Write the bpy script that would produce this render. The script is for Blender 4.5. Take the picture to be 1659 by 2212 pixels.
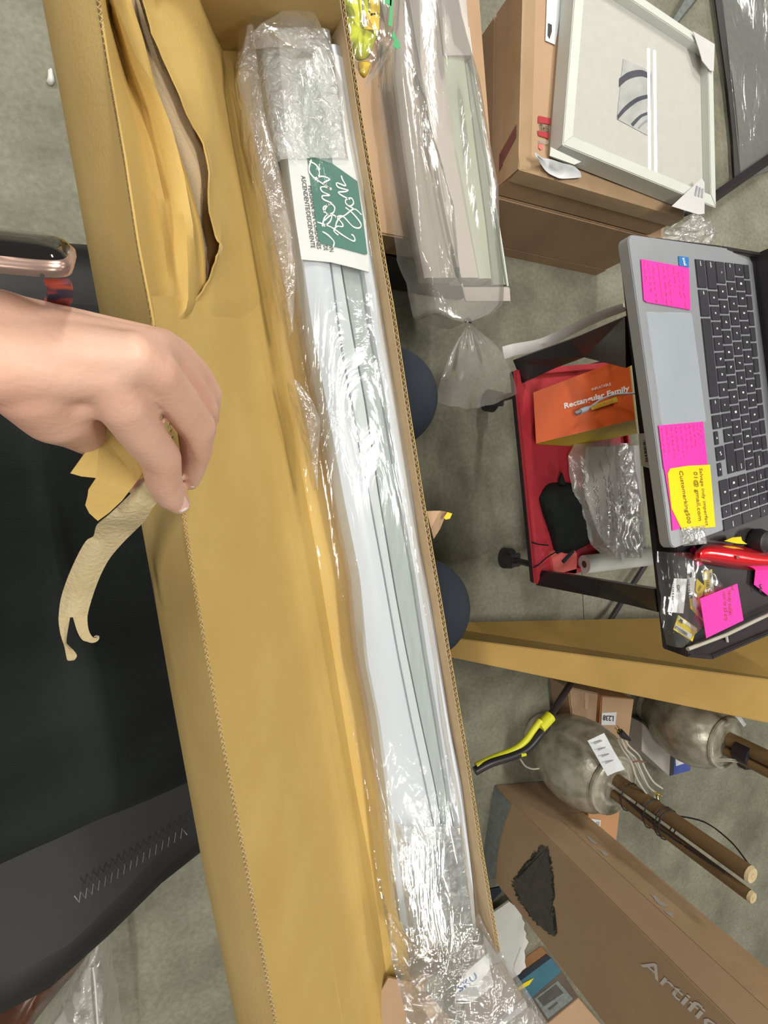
import bpy, bmesh, math, random
from mathutils import Vector, Matrix, noise
random.seed(7)
SC = bpy.context.scene
for o in list(bpy.data.objects): bpy.data.objects.remove(o)
COL = SC.collection

# ------------------------------------------------------------------ camera
F, CX, CY, H = 1050.0, 829.5, 1106.0, 1.18
n = Vector((398-CX, 1025-CY, F)).normalized()
Zc = -n
V_ = Vector((2502, -287, F)).normalized()
Xc = (V_ - V_.dot(Zc)*Zc).normalized()
Yc = Zc.cross(Xc)
def toworld(c): c = Vector(c); return Vector((c.dot(Xc), c.dot(Yc), c.dot(Zc)))
cam = bpy.data.cameras.new('camera'); camo = bpy.data.objects.new('camera', cam); COL.objects.link(camo)
r_, u_, b_ = toworld((1,0,0)), toworld((0,-1,0)), toworld((0,0,-1))
camo.matrix_world = Matrix(((r_.x,u_.x,b_.x,0),(r_.y,u_.y,b_.y,0),(r_.z,u_.z,b_.z,H),(0,0,0,1)))
cam.sensor_fit = 'VERTICAL'; cam.sensor_height = 36; cam.lens = F/2212*36
cam.clip_start = .01; cam.clip_end = 60
SC.camera = camo
def P(px, py, z):
    r = toworld(((px-CX)/F, (py-CY)/F, 1)); t = (z-H)/r.z
    return Vector((r.x*t, r.y*t, z))
def S(px, py, z, rpx=1.0):           # metres covered by rpx pixels at that point
    p = P(px,py,z) - Vector((0,0,H)); f = toworld((0,0,1))
    return rpx*p.dot(f)/F

# ------------------------------------------------------------------ world, lights, exposure
w = bpy.data.worlds.new('world'); SC.world = w; w.use_nodes = True
w.node_tree.nodes['Background'].inputs[0].default_value = (.97,1,.91,1)
w.node_tree.nodes['Background'].inputs[1].default_value = .13
def tube_light(x, y, power):
    for dx in (-.045, .045):
        l = bpy.data.lights.new('fluorescent_tube', 'AREA'); l.shape = 'RECTANGLE'; l.size = .03; l.size_y = 1.2
        l.energy = power; l.color = (1, .98, .9)
        o = bpy.data.objects.new('fluorescent_tube', l); COL.objects.link(o); o.location = (x+dx, y, 3.5)
        o['label'] = 'fluorescent tube high overhead'; 
tube_light(4.95, 3.45, 34)
for x, y, pw in ((4.95,-.6,24), (4.95,-4.2,12), (1.3,3.2,78), (1.3,.25,58), (1.3,-3.2,24), (-1.6,2.6,60), (-1.6,-.4,50), (-1.6,-3.4,24)): tube_light(x, y, pw)
SC.view_settings.view_transform = 'Standard'; SC.view_settings.look = 'None'
SC.view_settings.gamma = 1; SC.view_settings.use_curve_mapping = False
SC.view_settings.exposure = -0.70

# ------------------------------------------------------------------ helpers
def tag(o, label=None, cat=None, group=None, kind=None):
    if label: o['label'] = label
    if cat: o['category'] = cat
    if group: o['group'] = group
    if kind: o['kind'] = kind
    return o
def thing(name, label, cat, loc=(0,0,0), group=None):
    o = bpy.data.objects.new(name, None); COL.objects.link(o); o.location = loc; o.empty_display_size = .02
    return tag(o, label, cat, group)
def link(name, me, m, parent=None, smooth=False):
    o = bpy.data.objects.new(name, me); COL.objects.link(o)
    if m is not None and not me.materials: me.materials.append(m)
    if smooth:
        for p in me.polygons: p.use_smooth = True
    if parent is not None:
        o.parent = parent
        if parent.parent is None: o.matrix_parent_inverse = Matrix.Translation(-Vector(parent.location))
    return o
def mesh(name, vs, fs, m, parent=None, smooth=False):
    me = bpy.data.meshes.new(name); me.from_pydata([tuple(v) for v in vs], [], fs); me.update()
    return link(name, me, m, parent, smooth)
def from_bm(name, bm, m, parent=None, smooth=False):
    me = bpy.data.meshes.new(name); bm.to_mesh(me); bm.free()
    return link(name, me, m, parent, smooth)
def hexa(name, b, t, m, parent=None, bevel=.002):
    bm = bmesh.new(); v = [bm.verts.new(p) for p in list(b)+list(t)]
    k = len(b)
    bm.faces.new(v[:k][::-1]); bm.faces.new(v[k:])
    for i in range(k): bm.faces.new((v[i], v[(i+1)%k], v[(i+1)%k+k], v[i+k]))
    bmesh.ops.recalc_face_normals(bm, faces=bm.faces)
    if bevel: bmesh.ops.bevel(bm, geom=bm.edges[:], offset=bevel, segments=2, affect='EDGES', clamp_overlap=True)
    return from_bm(name, bm, m, parent)
def pbox(name, pts, z0, z1, m, parent=None, bevel=.002, top=None):
    """prism: pixel outline 'pts' taken at the top height z1, dropped straight down to z0"""
    t = [P(x, y, z1) for x, y in pts]
    return hexa(name, [Vector((p.x,p.y,z0)) for p in t], t, m, parent, bevel)
def slab(name, pts, m, parent=None, th=.0006, smooth=False):
    """flat sheet through world points with its own thickness (downwards/along normal)"""
    pts = [Vector(p) for p in pts]
    nn = Vector((0,0,0))
    for i in range(len(pts)): nn += (pts[i]-pts[0]).cross(pts[(i+1)%len(pts)]-pts[0])
    nn.normalize()
    if nn.z < 0: nn = -nn
    bm = bmesh.new(); a = [bm.verts.new(p+nn*th) for p in pts]; b = [bm.verts.new(p) for p in pts]; k = len(pts)
    bm.faces.new(a); bm.faces.new(b[::-1])
    for i in range(k): bm.faces.new((a[i], b[i], b[(i+1)%k], a[(i+1)%k]))
    bmesh.ops.triangulate(bm, faces=[f for f in bm.faces if len(f.verts) > 4])
    bmesh.ops.recalc_face_normals(bm, faces=bm.faces)
    return from_bm(name, bm, m, parent, smooth)
def pslab(name, pts, z, m, parent=None, th=.0006): return slab(name, [P(x,y,z) for x,y in pts], m, parent, th)
def lerp_track(tr, y):
    if y <= tr[0][1]: a, b = tr[0], tr[1]
    elif y >= tr[-1][1]: a, b = tr[-2], tr[-1]
    else:
        for a, b in zip(tr, tr[1:]):
            if a[1] <= y <= b[1]: break
    t = (y-a[1])/(b[1]-a[1]) if b[1] != a[1] else 0
    za = a[2] if len(a) > 2 else None; zb = b[2] if len(b) > 2 else None
    return a[0]+(b[0]-a[0])*t, (za+(zb-za)*t if za is not None else None)
def grid(name, rows, m, parent=None, th=.001, smooth=True, kind=None):
    """rows of world points (equal length) -> sheet with real thickness"""
    k = len(rows[0]); vs = [p for r in rows for p in r]
    fs = [(i*k+j, i*k+j+1, (i+1)*k+j+1, (i+1)*k+j) for i in range(len(rows)-1) for j in range(k-1)]
    me = bpy.data.meshes.new(name); me.from_pydata([tuple(v) for v in vs], [], fs); me.update()
    if th:
        nv = len(vs); me.calc_loop_triangles()
        nr = [v.normal.copy() for v in me.vertices]
        s = -1 if sum(q.z for q in nr) > 0 else 1
        vs2 = vs + [vs[i] + nr[i]*th*s for i in range(nv)]
        f2 = fs + [tuple(i+nv for i in f[::-1]) for f in fs]
        R = len(rows)
        for j in range(k-1): f2 += [(j+1, j, j+nv, j+1+nv), ((R-1)*k+j, (R-1)*k+j+1, (R-1)*k+j+1+nv, (R-1)*k+j+nv)]
        for i in range(R-1): f2 += [(i*k, (i+1)*k, (i+1)*k+nv, i*k+nv), ((i+1)*k+k-1, i*k+k-1, i*k+k-1+nv, (i+1)*k+k-1+nv)]
        me = bpy.data.meshes.new(name); me.from_pydata([tuple(v) for v in vs2], [], f2); me.update()
    o = link(name, me, m, parent, smooth)
    if th and smooth:
        me.set_sharp_from_angle(angle=math.radians(50))
    return o
def tube(name, pts, rad, m, parent=None, seg=10, smooth=True, cap=True):
    pts = [Vector(p) for p in pts]; rads = rad if isinstance(rad, (list,tuple)) else [rad]*len(pts)
    vs = []; fs = []
    up = Vector((0,0,1))
    for i, p in enumerate(pts):
        d = (pts[min(i+1,len(pts)-1)] - pts[max(i-1,0)]).normalized()
        a = d.cross(up)
        if a.length < .05: a = d.cross(Vector((1,0,0)))
        a.normalize(); b = d.cross(a).normalized(); 
        for k in range(seg):
            an = 2*math.pi*k/seg; vs.append(p + (a*math.cos(an)+b*math.sin(an))*rads[i])
    for i in range(len(pts)-1):
        for k in range(seg): fs.append((i*seg+k, i*seg+(k+1)%seg, (i+1)*seg+(k+1)%seg, (i+1)*seg+k))
    if cap: fs += [tuple(range(seg)), tuple(range((len(pts)-1)*seg, len(pts)*seg))[::-1]]
    bm = bmesh.new(); vv = [bm.verts.new(v) for v in vs]
    for f in fs: bm.faces.new([vv[i] for i in f])
    bmesh.ops.recalc_face_normals(bm, faces=bm.faces)
    o = from_bm(name, bm, m, parent, smooth)
    if smooth: o.data.set_sharp_from_angle(angle=math.radians(50))
    return o
def smoothpts(pts, sub=6):
    pts = [Vector(p) for p in pts]; out = []
    for i in range(len(pts)-1):
        p0 = pts[max(i-1,0)]; p1 = pts[i]; p2 = pts[i+1]; p3 = pts[min(i+2,len(pts)-1)]
        for s in range(sub):
            t = s/sub; out.append(.5*((2*p1)+(p2-p0)*t+(2*p0-5*p1+4*p2-p3)*t*t+(3*p1-p0-3*p2+p3)*t**3))
    out.append(pts[-1]); return out
def lathe(name, prof, c, m, parent=None, seg=40, wob=0):
    vs = []; fs = []
    for i, (r, z) in enumerate(prof):
        for k in range(seg):
            a = 2*math.pi*k/seg; vs.append((c[0]+r*math.cos(a), c[1]+r*math.sin(a), c[2]+z))
    for i in range(len(prof)-1):
        for k in range(seg): fs.append((i*seg+k, i*seg+(k+1)%seg, (i+1)*seg+(k+1)%seg, (i+1)*seg+k))
    fs.append(tuple(range(seg))[::-1]); fs.append(tuple(range((len(prof)-1)*seg, len(prof)*seg)))
    o = mesh(name, vs, fs, m, parent, True); o.data.set_sharp_from_angle(angle=math.radians(40)); return o
def amap(o, px, py, wd=1.0, hd=1.0):
    """map of unit square: o origin, px point at u=1, py point at v=1"""
    o, px, py = Vector(o), Vector(px), Vector(py); U = px-o; W = py-o
    nn = U.cross(W).normalized()
    return lambda u, v, h=0: o+U*u+W*v+nn*h
_tc = {}
def text(name, s, fmap, m, parent=None, h=.0012, shear=0, bold=0, wide=None):
    c = bpy.data.curves.new('t', 'FONT'); c.body = s; c.shear = shear; c.offset = bold; c.resolution_u = 2
    t = bpy.data.objects.new('t', c); COL.objects.link(t)
    dg = bpy.context.evaluated_depsgraph_get(); me = bpy.data.meshes.new_from_object(t.evaluated_get(dg))
    bpy.data.objects.remove(t)
    xs = [v.co.x for v in me.vertices] or [0,1]; x0, x1 = min(xs), max(xs)
    cap = .7
    for v in me.vertices: v.co = fmap((v.co.x-x0)/(x1-x0), v.co.y/cap, h)
    me.name = name; me.materials.clear()
    return link(name, me, m, parent)
def stroke(name, lines, wd, fmap, m, parent=None, h=.0012):
    """handwriting: ribbons of width wd (world) along polylines in map coordinates"""
    vs = []; fs = []
    for ln in lines:
        q = smoothpts([Vector((a,b,0)) for a,b in ln], 4) if len(ln) > 2 else [Vector((a,b,0)) for a,b in ln]
        q = [fmap(p.x, p.y, h) for p in q]; nn = (fmap(0,0,1)-fmap(0,0,0)).normalized()
        b0 = len(vs)
        for i, p in enumerate(q):
            d = (q[min(i+1,len(q)-1)]-q[max(i-1,0)]);  d = d.normalized() if d.length > 1e-9 else Vector((1,0,0)); a = d.cross(nn)*wd*.5
            vs += [p-a, p+a]
        for i in range(len(q)-1): fs.append((b0+2*i, b0+2*i+1, b0+2*i+3, b0+2*i+2))
    return mesh(name, vs, fs, m, parent)
def scribble(rows, seed=0, amp=.35):
    rnd = random.Random(seed); L = []
    for (u0, u1, v, hh) in rows:
        u = u0
        while u < u1:
            wl = rnd.uniform(.08, .22); q = []; k = max(3, int(wl/.022)); x = u
            for i in range(k): q.append((x, v+rnd.uniform(-1,1)*hh)); x += wl/k
            L.append(q); u += wl+.035
    return L
def remesh(name, caps, m, parent, voxel, iters=6, fac=.5):
    bm = bmesh.new()
    def sph(c, r):
        res = bmesh.ops.create_icosphere(bm, subdivisions=3, radius=r, matrix=Matrix.Translation(c))
    for a, ra, b, rb in caps:
        a, b = Vector(a), Vector(b); L = (b-a).length; st = max(1, int(L/(min(ra,rb)*.18)))
        for i in range(st+1):
            t = i/st; sph(a.lerp(b,t), ra+(rb-ra)*t)
    me = bpy.data.meshes.new(name); bm.to_mesh(me); bm.free()
    o = bpy.data.objects.new(name, me); COL.objects.link(o)
    r = o.modifiers.new('r', 'REMESH'); r.mode = 'VOXEL'; r.voxel_size = voxel; r.use_smooth_shade = True
    s = o.modifiers.new('s', 'SMOOTH'); s.factor = fac; s.iterations = iters
    dg = bpy.context.evaluated_depsgraph_get(); me2 = bpy.data.meshes.new_from_object(o.evaluated_get(dg))
    bpy.data.objects.remove(o); me2.materials.clear(); me2.name = name
    return link(name, me2, m, parent, True)

# ------------------------------------------------------------------ materials
def lin(c): return tuple(((v/255+.055)/1.055)**2.4 if v/255 > .04045 else v/255/12.92 for v in c)
def mat(name, c, rough=.6, metal=0, c2=None, sc=8, detail=4, fac=.5, bump=0, bsc=200, spec=.4, sss=0, coat=0, stretch=None, emit=0, trans=0):
    m = bpy.data.materials.new(name); m.use_nodes = True; nt = m.node_tree; b = nt.nodes['Principled BSDF']
    c = lin(c) if max(c) > 1 else c
    b.inputs['Base Color'].default_value = (*c,1); b.inputs['Roughness'].default_value = rough; b.inputs['Metallic'].default_value = metal
    b.inputs['Specular IOR Level'].default_value = spec; b.inputs['Coat Weight'].default_value = coat
    if trans: b.inputs['Transmission Weight'].default_value = trans
    if sss: b.inputs['Subsurface Weight'].default_value = sss; b.inputs['Subsurface Radius'].default_value = (.01,.004,.002); b.inputs['Subsurface Scale'].default_value = 1
    tc = nt.nodes.new('ShaderNodeTexCoord'); src = tc.outputs['Object']
    if stretch:
        mp = nt.nodes.new('ShaderNodeMapping'); mp.inputs['Scale'].default_value = stretch; nt.links.new(src, mp.inputs[0]); src = mp.outputs[0]
    if c2 is not None:
        c2 = lin(c2) if max(c2) > 1 else c2
        nz = nt.nodes.new('ShaderNodeTexNoise'); nz.inputs['Scale'].default_value = sc; nz.inputs['Detail'].default_value = detail; nt.links.new(src, nz.inputs[0])
        rp = nt.nodes.new('ShaderNodeValToRGB'); rp.color_ramp.elements[0].color = (*c,1); rp.color_ramp.elements[1].color = (*c2,1)
        rp.color_ramp.elements[0].position = .5-.25*(1-fac)-.08; rp.color_ramp.elements[1].position = .5+.25*(1-fac)+.08
        nt.links.new(nz.outputs[0], rp.inputs[0]); nt.links.new(rp.outputs[0], b.inputs['Base Color'])
    if bump:
        n2 = nt.nodes.new('ShaderNodeTexNoise'); n2.inputs['Scale'].default_value = bsc; n2.inputs['Detail'].default_value = 3; nt.links.new(src, n2.inputs[0])
        bp = nt.nodes.new('ShaderNodeBump'); bp.inputs['Strength'].default_value = bump; bp.inputs['Distance'].default_value = .002
        nt.links.new(n2.outputs[0], bp.inputs['Height']); nt.links.new(bp.outputs[0], b.inputs['Normal'])
    return m
def film(name, tint=(.97,.97,.95), haze=.1, gloss=.14, rough=.09, bump=.8, bsc=28, hazecol=(.85,.83,.8), stretch=(1,1,1), bub=0):
    m = bpy.data.materials.new(name); m.use_nodes = True; nt = m.node_tree; nt.nodes.clear(); N = nt.nodes.new; L = nt.links.new
    out = N('ShaderNodeOutputMaterial'); tr = N('ShaderNodeBsdfTransparent'); tr.inputs[0].default_value = (*tint,1)
    df = N('ShaderNodeBsdfDiffuse'); df.inputs[0].default_value = (*hazecol,1)
    gl = N('ShaderNodeBsdfGlossy'); gl.inputs['Roughness'].default_value = rough; gl.inputs[0].default_value = (1,1,1,1)
    tc = N('ShaderNodeTexCoord'); mp = N('ShaderNodeMapping'); mp.inputs['Scale'].default_value = stretch; L(tc.outputs['Object'], mp.inputs[0])
    nz = N('ShaderNodeTexNoise'); nz.inputs['Scale'].default_value = bsc; nz.inputs['Detail'].default_value = 5; nz.inputs['Distortion'].default_value = 1.2; L(mp.outputs[0], nz.inputs[0])
    # ridges: |noise-.5| gives the sharp creases of crumpled plastic
    m1 = N('ShaderNodeMath'); m1.operation = 'SUBTRACT'; L(nz.outputs[0], m1.inputs[0]); m1.inputs[1].default_value = .5
    m2 = N('ShaderNodeMath'); m2.operation = 'ABSOLUTE'; L(m1.outputs[0], m2.inputs[0])
    bp = N('ShaderNodeBump'); bp.inputs['Strength'].default_value = bump; bp.inputs['Distance'].default_value = .012; L(m2.outputs[0], bp.inputs['Height'])
    src = bp.outputs[0]
    if bub:
        vo = N('ShaderNodeTexVoronoi'); vo.inputs['Scale'].default_value = bub; L(tc.outputs['Object'], vo.inputs[0])
        b2 = N('ShaderNodeBump'); b2.inputs['Strength'].default_value = 1; b2.inputs['Distance'].default_value = .0009; L(vo.outputs['Distance'], b2.inputs['Height']); L(src, b2.inputs['Normal']); src = b2.outputs[0]
    L(src, gl.inputs['Normal']); L(src, df.inputs['Normal'])
    lw = N('ShaderNodeLayerWeight'); lw.inputs[0].default_value = .25
    a = N('ShaderNodeMath'); a.operation = 'MULTIPLY_ADD'; L(lw.outputs['Fresnel'], a.inputs[0]); a.inputs[1].default_value = .38; a.inputs[2].default_value = gloss; a.use_clamp = True
    x1 = N('ShaderNodeMixShader'); x1.inputs[0].default_value = haze; L(tr.outputs[0], x1.inputs[1]); L(df.outputs[0], x1.inputs[2])
    x2 = N('ShaderNodeMixShader'); L(a.outputs[0], x2.inputs[0]); L(x1.outputs[0], x2.inputs[1]); L(gl.outputs[0], x2.inputs[2])
    L(x2.outputs[0], out.inputs[0]); return m
M = {}
M['kraft'] = mat('kraft_paper', (.47,.305,.088), .75, c2=(.52,.35,.11), sc=14, bump=.15, bsc=420)
M['kraft_dark'] = mat('kraft_outer', (.43,.29,.10), .75, c2=(.48,.33,.13), sc=10, bump=.15, bsc=420)
M['kraft_bare'] = mat('bare_paper', (.42,.31,.19), .85, c2=(.48,.36,.22), sc=30, bump=.3, bsc=500)
M['strip'] = mat('torn_paper_back', (.50,.40,.24), .9, c2=(.43,.33,.18), sc=60, bump=.5, bsc=420)
M['fluting'] = mat('fluting', (.50,.38,.22), .8, c2=(.40,.29,.15), sc=60)
M['flute_gap'] = mat('painted_fluting_shade', (.10,.07,.04), .9, c2=(.13,.09,.05), sc=60)  # near-black colour stands in for the shade between the liners
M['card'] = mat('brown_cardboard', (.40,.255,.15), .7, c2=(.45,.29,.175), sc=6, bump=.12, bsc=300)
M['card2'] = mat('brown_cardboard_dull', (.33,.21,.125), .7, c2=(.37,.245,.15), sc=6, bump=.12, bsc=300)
M['card3'] = mat('orange_cardboard', (.46,.22,.10), .7, c2=(.52,.27,.13), sc=8)
M['ochre'] = mat('ochre_cardboard', (.34,.205,.05), .7, c2=(.38,.235,.062), sc=7, bump=.1, bsc=300)
M['tape'] = mat('clear_brown_tape', (.36,.24,.14), .22, c2=(.40,.27,.16), sc=20, bump=.25, bsc=60, spec=.6)
M['white'] = mat('white_plastic', (.53,.56,.63), .35, c2=(.50,.53,.60), sc=5)
M['whitep'] = mat('white_paper', (.66,.67,.69), .6, c2=(.61,.62,.65), sc=20)
M['grey_fabric'] = mat('grey_shade_fabric', (.31,.355,.365), .9, c2=(.37,.415,.425), sc=24, bump=.3, bsc=700, stretch=(8,1,8))
M['grey_light'] = mat('pale_grey_plastic', (.45,.49,.53), .5, c2=(.49,.53,.57), sc=6)
M['green'] = mat('dark_green_print', (.018,.12,.095), .45, c2=(.022,.14,.11), sc=9)
M['green_fade'] = mat('faded_green_print', (.16,.24,.23), .7, c2=(.42,.47,.47), sc=60, detail=6)
M['ink'] = mat('black_ink', (.03,.03,.035), .6, c2=(.05,.05,.05), sc=50)
M['inkw'] = mat('white_ink', (.85,.85,.83), .5, c2=(.8,.8,.8), sc=50)
M['inkg'] = mat('grey_ink', (.25,.25,.27), .6, c2=(.35,.35,.36), sc=50)
M['black'] = mat('black_plastic', (.018,.015,.018), .4, c2=(.026,.022,.026), sc=12)
M['blackm'] = mat('black_paint_metal', (.022,.017,.02), .35, c2=(.03,.024,.027), sc=12, spec=.5)
M['cloth'] = mat('black_cloth', (.010,.012,.012), .9, c2=(.017,.020,.019), sc=5, bump=.5, bsc=260, stretch=(1,4,1), spec=.2)
M['navy'] = mat('dark_navy_cloth', (.022,.028,.038), .9, c2=(.03,.036,.047), sc=6, bump=.3, bsc=400, spec=.2)
M['vinyl'] = mat('black_vinyl', (.012,.0105,.011), .45, c2=(.016,.0145,.0145), sc=6, bump=.1, bsc=60)
M['thread'] = mat('grey_thread', (.34,.33,.34), .7, c2=(.28,.27,.28), sc=80)
M['leather'] = mat('brown_leather', (.05,.018,.010), .32, c2=(.12,.04,.015), sc=9, bump=.2, bsc=90, spec=.6)
M['skin'] = mat('skin', (.62,.335,.245), .5, c2=(.66,.41,.31), sc=32, detail=3, bump=.12, bsc=420, sss=.12)
M['nail'] = mat('fingernail', (.74,.42,.36), .22, c2=(.78,.48,.42), sc=60, spec=.6)
M['nailtip'] = mat('nail_tip', (.85,.78,.72), .3, c2=(.8,.74,.68), sc=60)
M['gold'] = mat('rose_gold', (.72,.48,.40), .28, .85, c2=(.68,.45,.38), sc=20)
M['glassk'] = mat('black_glass', (.01,.008,.008), .06, c2=(.014,.011,.011), sc=5, spec=.8, coat=.5)
M['strap'] = mat('floral_strap', (.02,.03,.08), .6, c2=(.55,.09,.05), sc=120, detail=1, fac=.9)
M['alu'] = mat('silver_metal', (.36,.37,.40), .42, .55, c2=(.39,.40,.43), sc=20, bump=.05, bsc=900)
M['pad'] = mat('touchpad', (.36,.39,.44), .38, .25, c2=(.39,.42,.47), sc=20)
M['key'] = mat('black_key', (.028,.026,.034), .5, c2=(.035,.032,.04), sc=30)
M['pink'] = mat('hot_pink_note', (1.0,.035,.36), .6, c2=(.95,.03,.32), sc=12)
M['yellow'] = mat('yellow_note', (.74,.54,.0), .6, c2=(.78,.57,.005), sc=12)
M['blue'] = mat('blue_print', (.02,.13,.36), .5, c2=(.03,.16,.42), sc=12)
M['bluebox'] = mat('teal_blue_print', (.04,.12,.17), .5, c2=(.05,.15,.20), sc=12)
M['dbrown'] = mat('dark_brown_print', (.085,.06,.045), .6, c2=(.11,.08,.06), sc=12)
M['navyblue'] = mat('royal_blue_print', (.05,.07,.30), .5, c2=(.07,.1,.38), sc=12)
M['red'] = mat('glossy_red', (.55,.008,.015), .15, c2=(.62,.012,.02), sc=8, coat=.6, spec=.6)
M['redtray'] = mat('red_tray', (.50,.035,.055), .35, c2=(.56,.055,.075), sc=6)
M['salmon'] = mat('salmon_red', (.78,.14,.13), .5, c2=(.84,.18,.16), sc=9)
M['orange'] = mat('orange_print', (.66,.085,.008), .5, c2=(.72,.11,.012), sc=6)
M['boxyel'] = mat('yellow_print', (.55,.38,.02), .5, c2=(.62,.44,.04), sc=10)
M['hivis'] = mat('bright_yellow_green', (.55,.62,.03), .6, c2=(.68,.66,.03), sc=14, bump=.3, bsc=80)
M['hiyel'] = mat('warm_yellow', (.78,.52,.03), .6, c2=(.7,.46,.02), sc=14)
M['greenpr'] = mat('green_print', (.03,.30,.10), .5, c2=(.04,.35,.12), sc=14)
M['frame'] = mat('white_frame', (.60,.61,.565), .5, c2=(.57,.58,.535), sc=9)
M['matb'] = mat('picture_mat', (.52,.505,.47), .8, c2=(.49,.475,.44), sc=60, bump=.1, bsc=500)
M['art'] = mat('grey_artwork', (.34,.34,.33), .8, c2=(.5,.5,.48), sc=25)
M['artd'] = mat('dark_artwork', (.05,.05,.07), .8, c2=(.09,.09,.11), sc=25)
M['guard'] = mat('pale_corner_guard', (.55,.53,.53), .6, c2=(.6,.58,.58), sc=20)
M['redink'] = mat('red_ink', (.42,.03,.04), .6, c2=(.35,.03,.04), sc=30)
M['maroon'] = mat('maroon_ink', (.16,.05,.05), .6, c2=(.2,.08,.07), sc=40)
M['ceram'] = mat('mottled_silver_glaze', (.46,.42,.34), .3, .3, c2=(.22,.20,.145), sc=30, detail=8, bump=.5, bsc=55, spec=.6)
M['bronze'] = mat('bronze_rod', (.20,.12,.055), .4, .2, c2=(.14,.085,.04), sc=6, stretch=(1,1,.3))
M['cord'] = mat('clear_grey_cord', (.42,.39,.33), .35, c2=(.36,.33,.27), sc=20)
M['brass'] = mat('brass', (.75,.62,.2), .25, .9, c2=(.7,.56,.16), sc=20)
M['gbox'] = mat('grey_cardboard', (.34,.30,.27), .6, c2=(.38,.34,.31), sc=12)
M['pkgreen'] = mat('pale_green_board', (.44,.47,.36), .5, c2=(.50,.53,.42), sc=9, stretch=(1,.3,1))
M['pkwhite'] = mat('pale_pink_grey_board', (.52,.45,.42), .6, c2=(.56,.5,.46), sc=8)
M['pkgrey'] = mat('taupe_board', (.36,.31,.27), .6, c2=(.4,.35,.31), sc=8)
M['dgreen'] = mat('sage_board', (.22,.25,.19), .6, c2=(.26,.29,.23), sc=10)
M['tote'] = mat('black_tote', (.03,.029,.024), .6, c2=(.04,.038,.032), sc=10)
M['caster'] = mat('black_rubber', (.02,.02,.02), .5, c2=(.03,.03,.03), sc=20)
M['tyel'] = mat('tool_yellow', (.62,.62,.02), .4, c2=(.68,.66,.03), sc=15)
M['foam'] = mat('white_foam_scrap', (.75,.74,.7), .8, c2=(.68,.67,.62), sc=20, bump=.4, bsc=60)
M['graph'] = mat('charcoal_print', (.06,.055,.05), .8, c2=(.085,.075,.065), sc=40, bump=.2, bsc=200)
M['slate'] = mat('slate_blue_print', (.13,.145,.14), .6, c2=(.2,.215,.205), sc=60, detail=5)
M['film'] = film('clear_plastic_film', haze=.04, gloss=.055, rough=.10, bump=.35, bsc=26, stretch=(1,.3,1))
M['film_wrink'] = film('crumpled_film', haze=.2, gloss=.07, rough=.12, bump=.8, bsc=34, hazecol=(.66,.62,.6))
M['foamwrap'] = film('foam_wrap', haze=.42, gloss=.06, rough=.2, bump=.7, bsc=55, bub=150, hazecol=(.66,.67,.70))
M['film_d'] = film('cloudy_film', haze=.26, gloss=.05, rough=.12, bump=.3, bsc=16, stretch=(1,.4,1), hazecol=(.60,.56,.53))
M['film_b'] = film('bubble_film', haze=.38, gloss=.05, rough=.16, bump=.4, bsc=30, bub=70, hazecol=(.66,.62,.58))
M['glass'] = film('picture_glass', tint=(1,1,1), haze=.0, gloss=.04, rough=.01, bump=.0, bsc=1)
# concrete
def concrete():
    m = bpy.data.materials.new('concrete'); m.use_nodes = True; nt = m.node_tree; N = nt.nodes.new; L = nt.links.new; b = nt.nodes['Principled BSDF']
    tc = N('ShaderNodeTexCoord'); a = N('ShaderNodeTexNoise'); a.inputs['Scale'].default_value = 3.2; a.inputs['Detail'].default_value = 9; a.inputs['Roughness'].default_value = .65; L(tc.outputs['Object'], a.inputs[0])
    r = N('ShaderNodeValToRGB'); r.color_ramp.elements[0].position = .36; r.color_ramp.elements[0].color = (.14,.135,.098,1); r.color_ramp.elements[1].position = .66; r.color_ramp.elements[1].color = (.27,.255,.195,1)
    e = r.color_ramp.elements.new(.5); e.color = (.205,.195,.142,1)
    L(a.outputs[0], r.inputs[0]); s = N('ShaderNodeTexNoise'); s.inputs['Scale'].default_value = 90; s.inputs['Detail'].default_value = 4; L(tc.outputs['Object'], s.inputs[0])
    mx = N('ShaderNodeMixRGB'); mx.blend_type = 'OVERLAY'; mx.inputs[0].default_value = .35; L(r.outputs[0], mx.inputs[1]); L(s.outputs[0], mx.inputs[2]); L(mx.outputs[0], b.inputs['Base Color'])
    b.inputs['Roughness'].default_value = .55; b.inputs['Specular IOR Level'].default_value = .35
    bp = N('ShaderNodeBump'); bp.inputs['Strength'].default_value = .25; bp.inputs['Distance'].default_value = .003; L(s.outputs[0], bp.inputs['Height']); L(bp.outputs[0], b.inputs['Normal'])
    return m
M['concrete'] = concrete()

# ================================================================== the setting
fl = hexa('floor', [(-3,-5,-.1),(7,-5,-.1),(7,5,-.1),(-3,5,-.1)], [(-3,-5,0),(7,-5,0),(7,5,0),(-3,5,0)], M['concrete'], None, 0)
tag(fl, kind='structure')
a, b = P(1258,1262,0), P(1263,1395,0); d = (b-a).normalized()
cr = slab('trim_1', [a-d*.6+Vector((-.0015,0,.0002)), a-d*.6+Vector((.0015,0,.0002)), b+d*.9+Vector((.0015,0,.0002)), b+d*.9+Vector((-.0015,0,.0002))], M['graph'], None, .0004); tag(cr, kind='structure')

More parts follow.
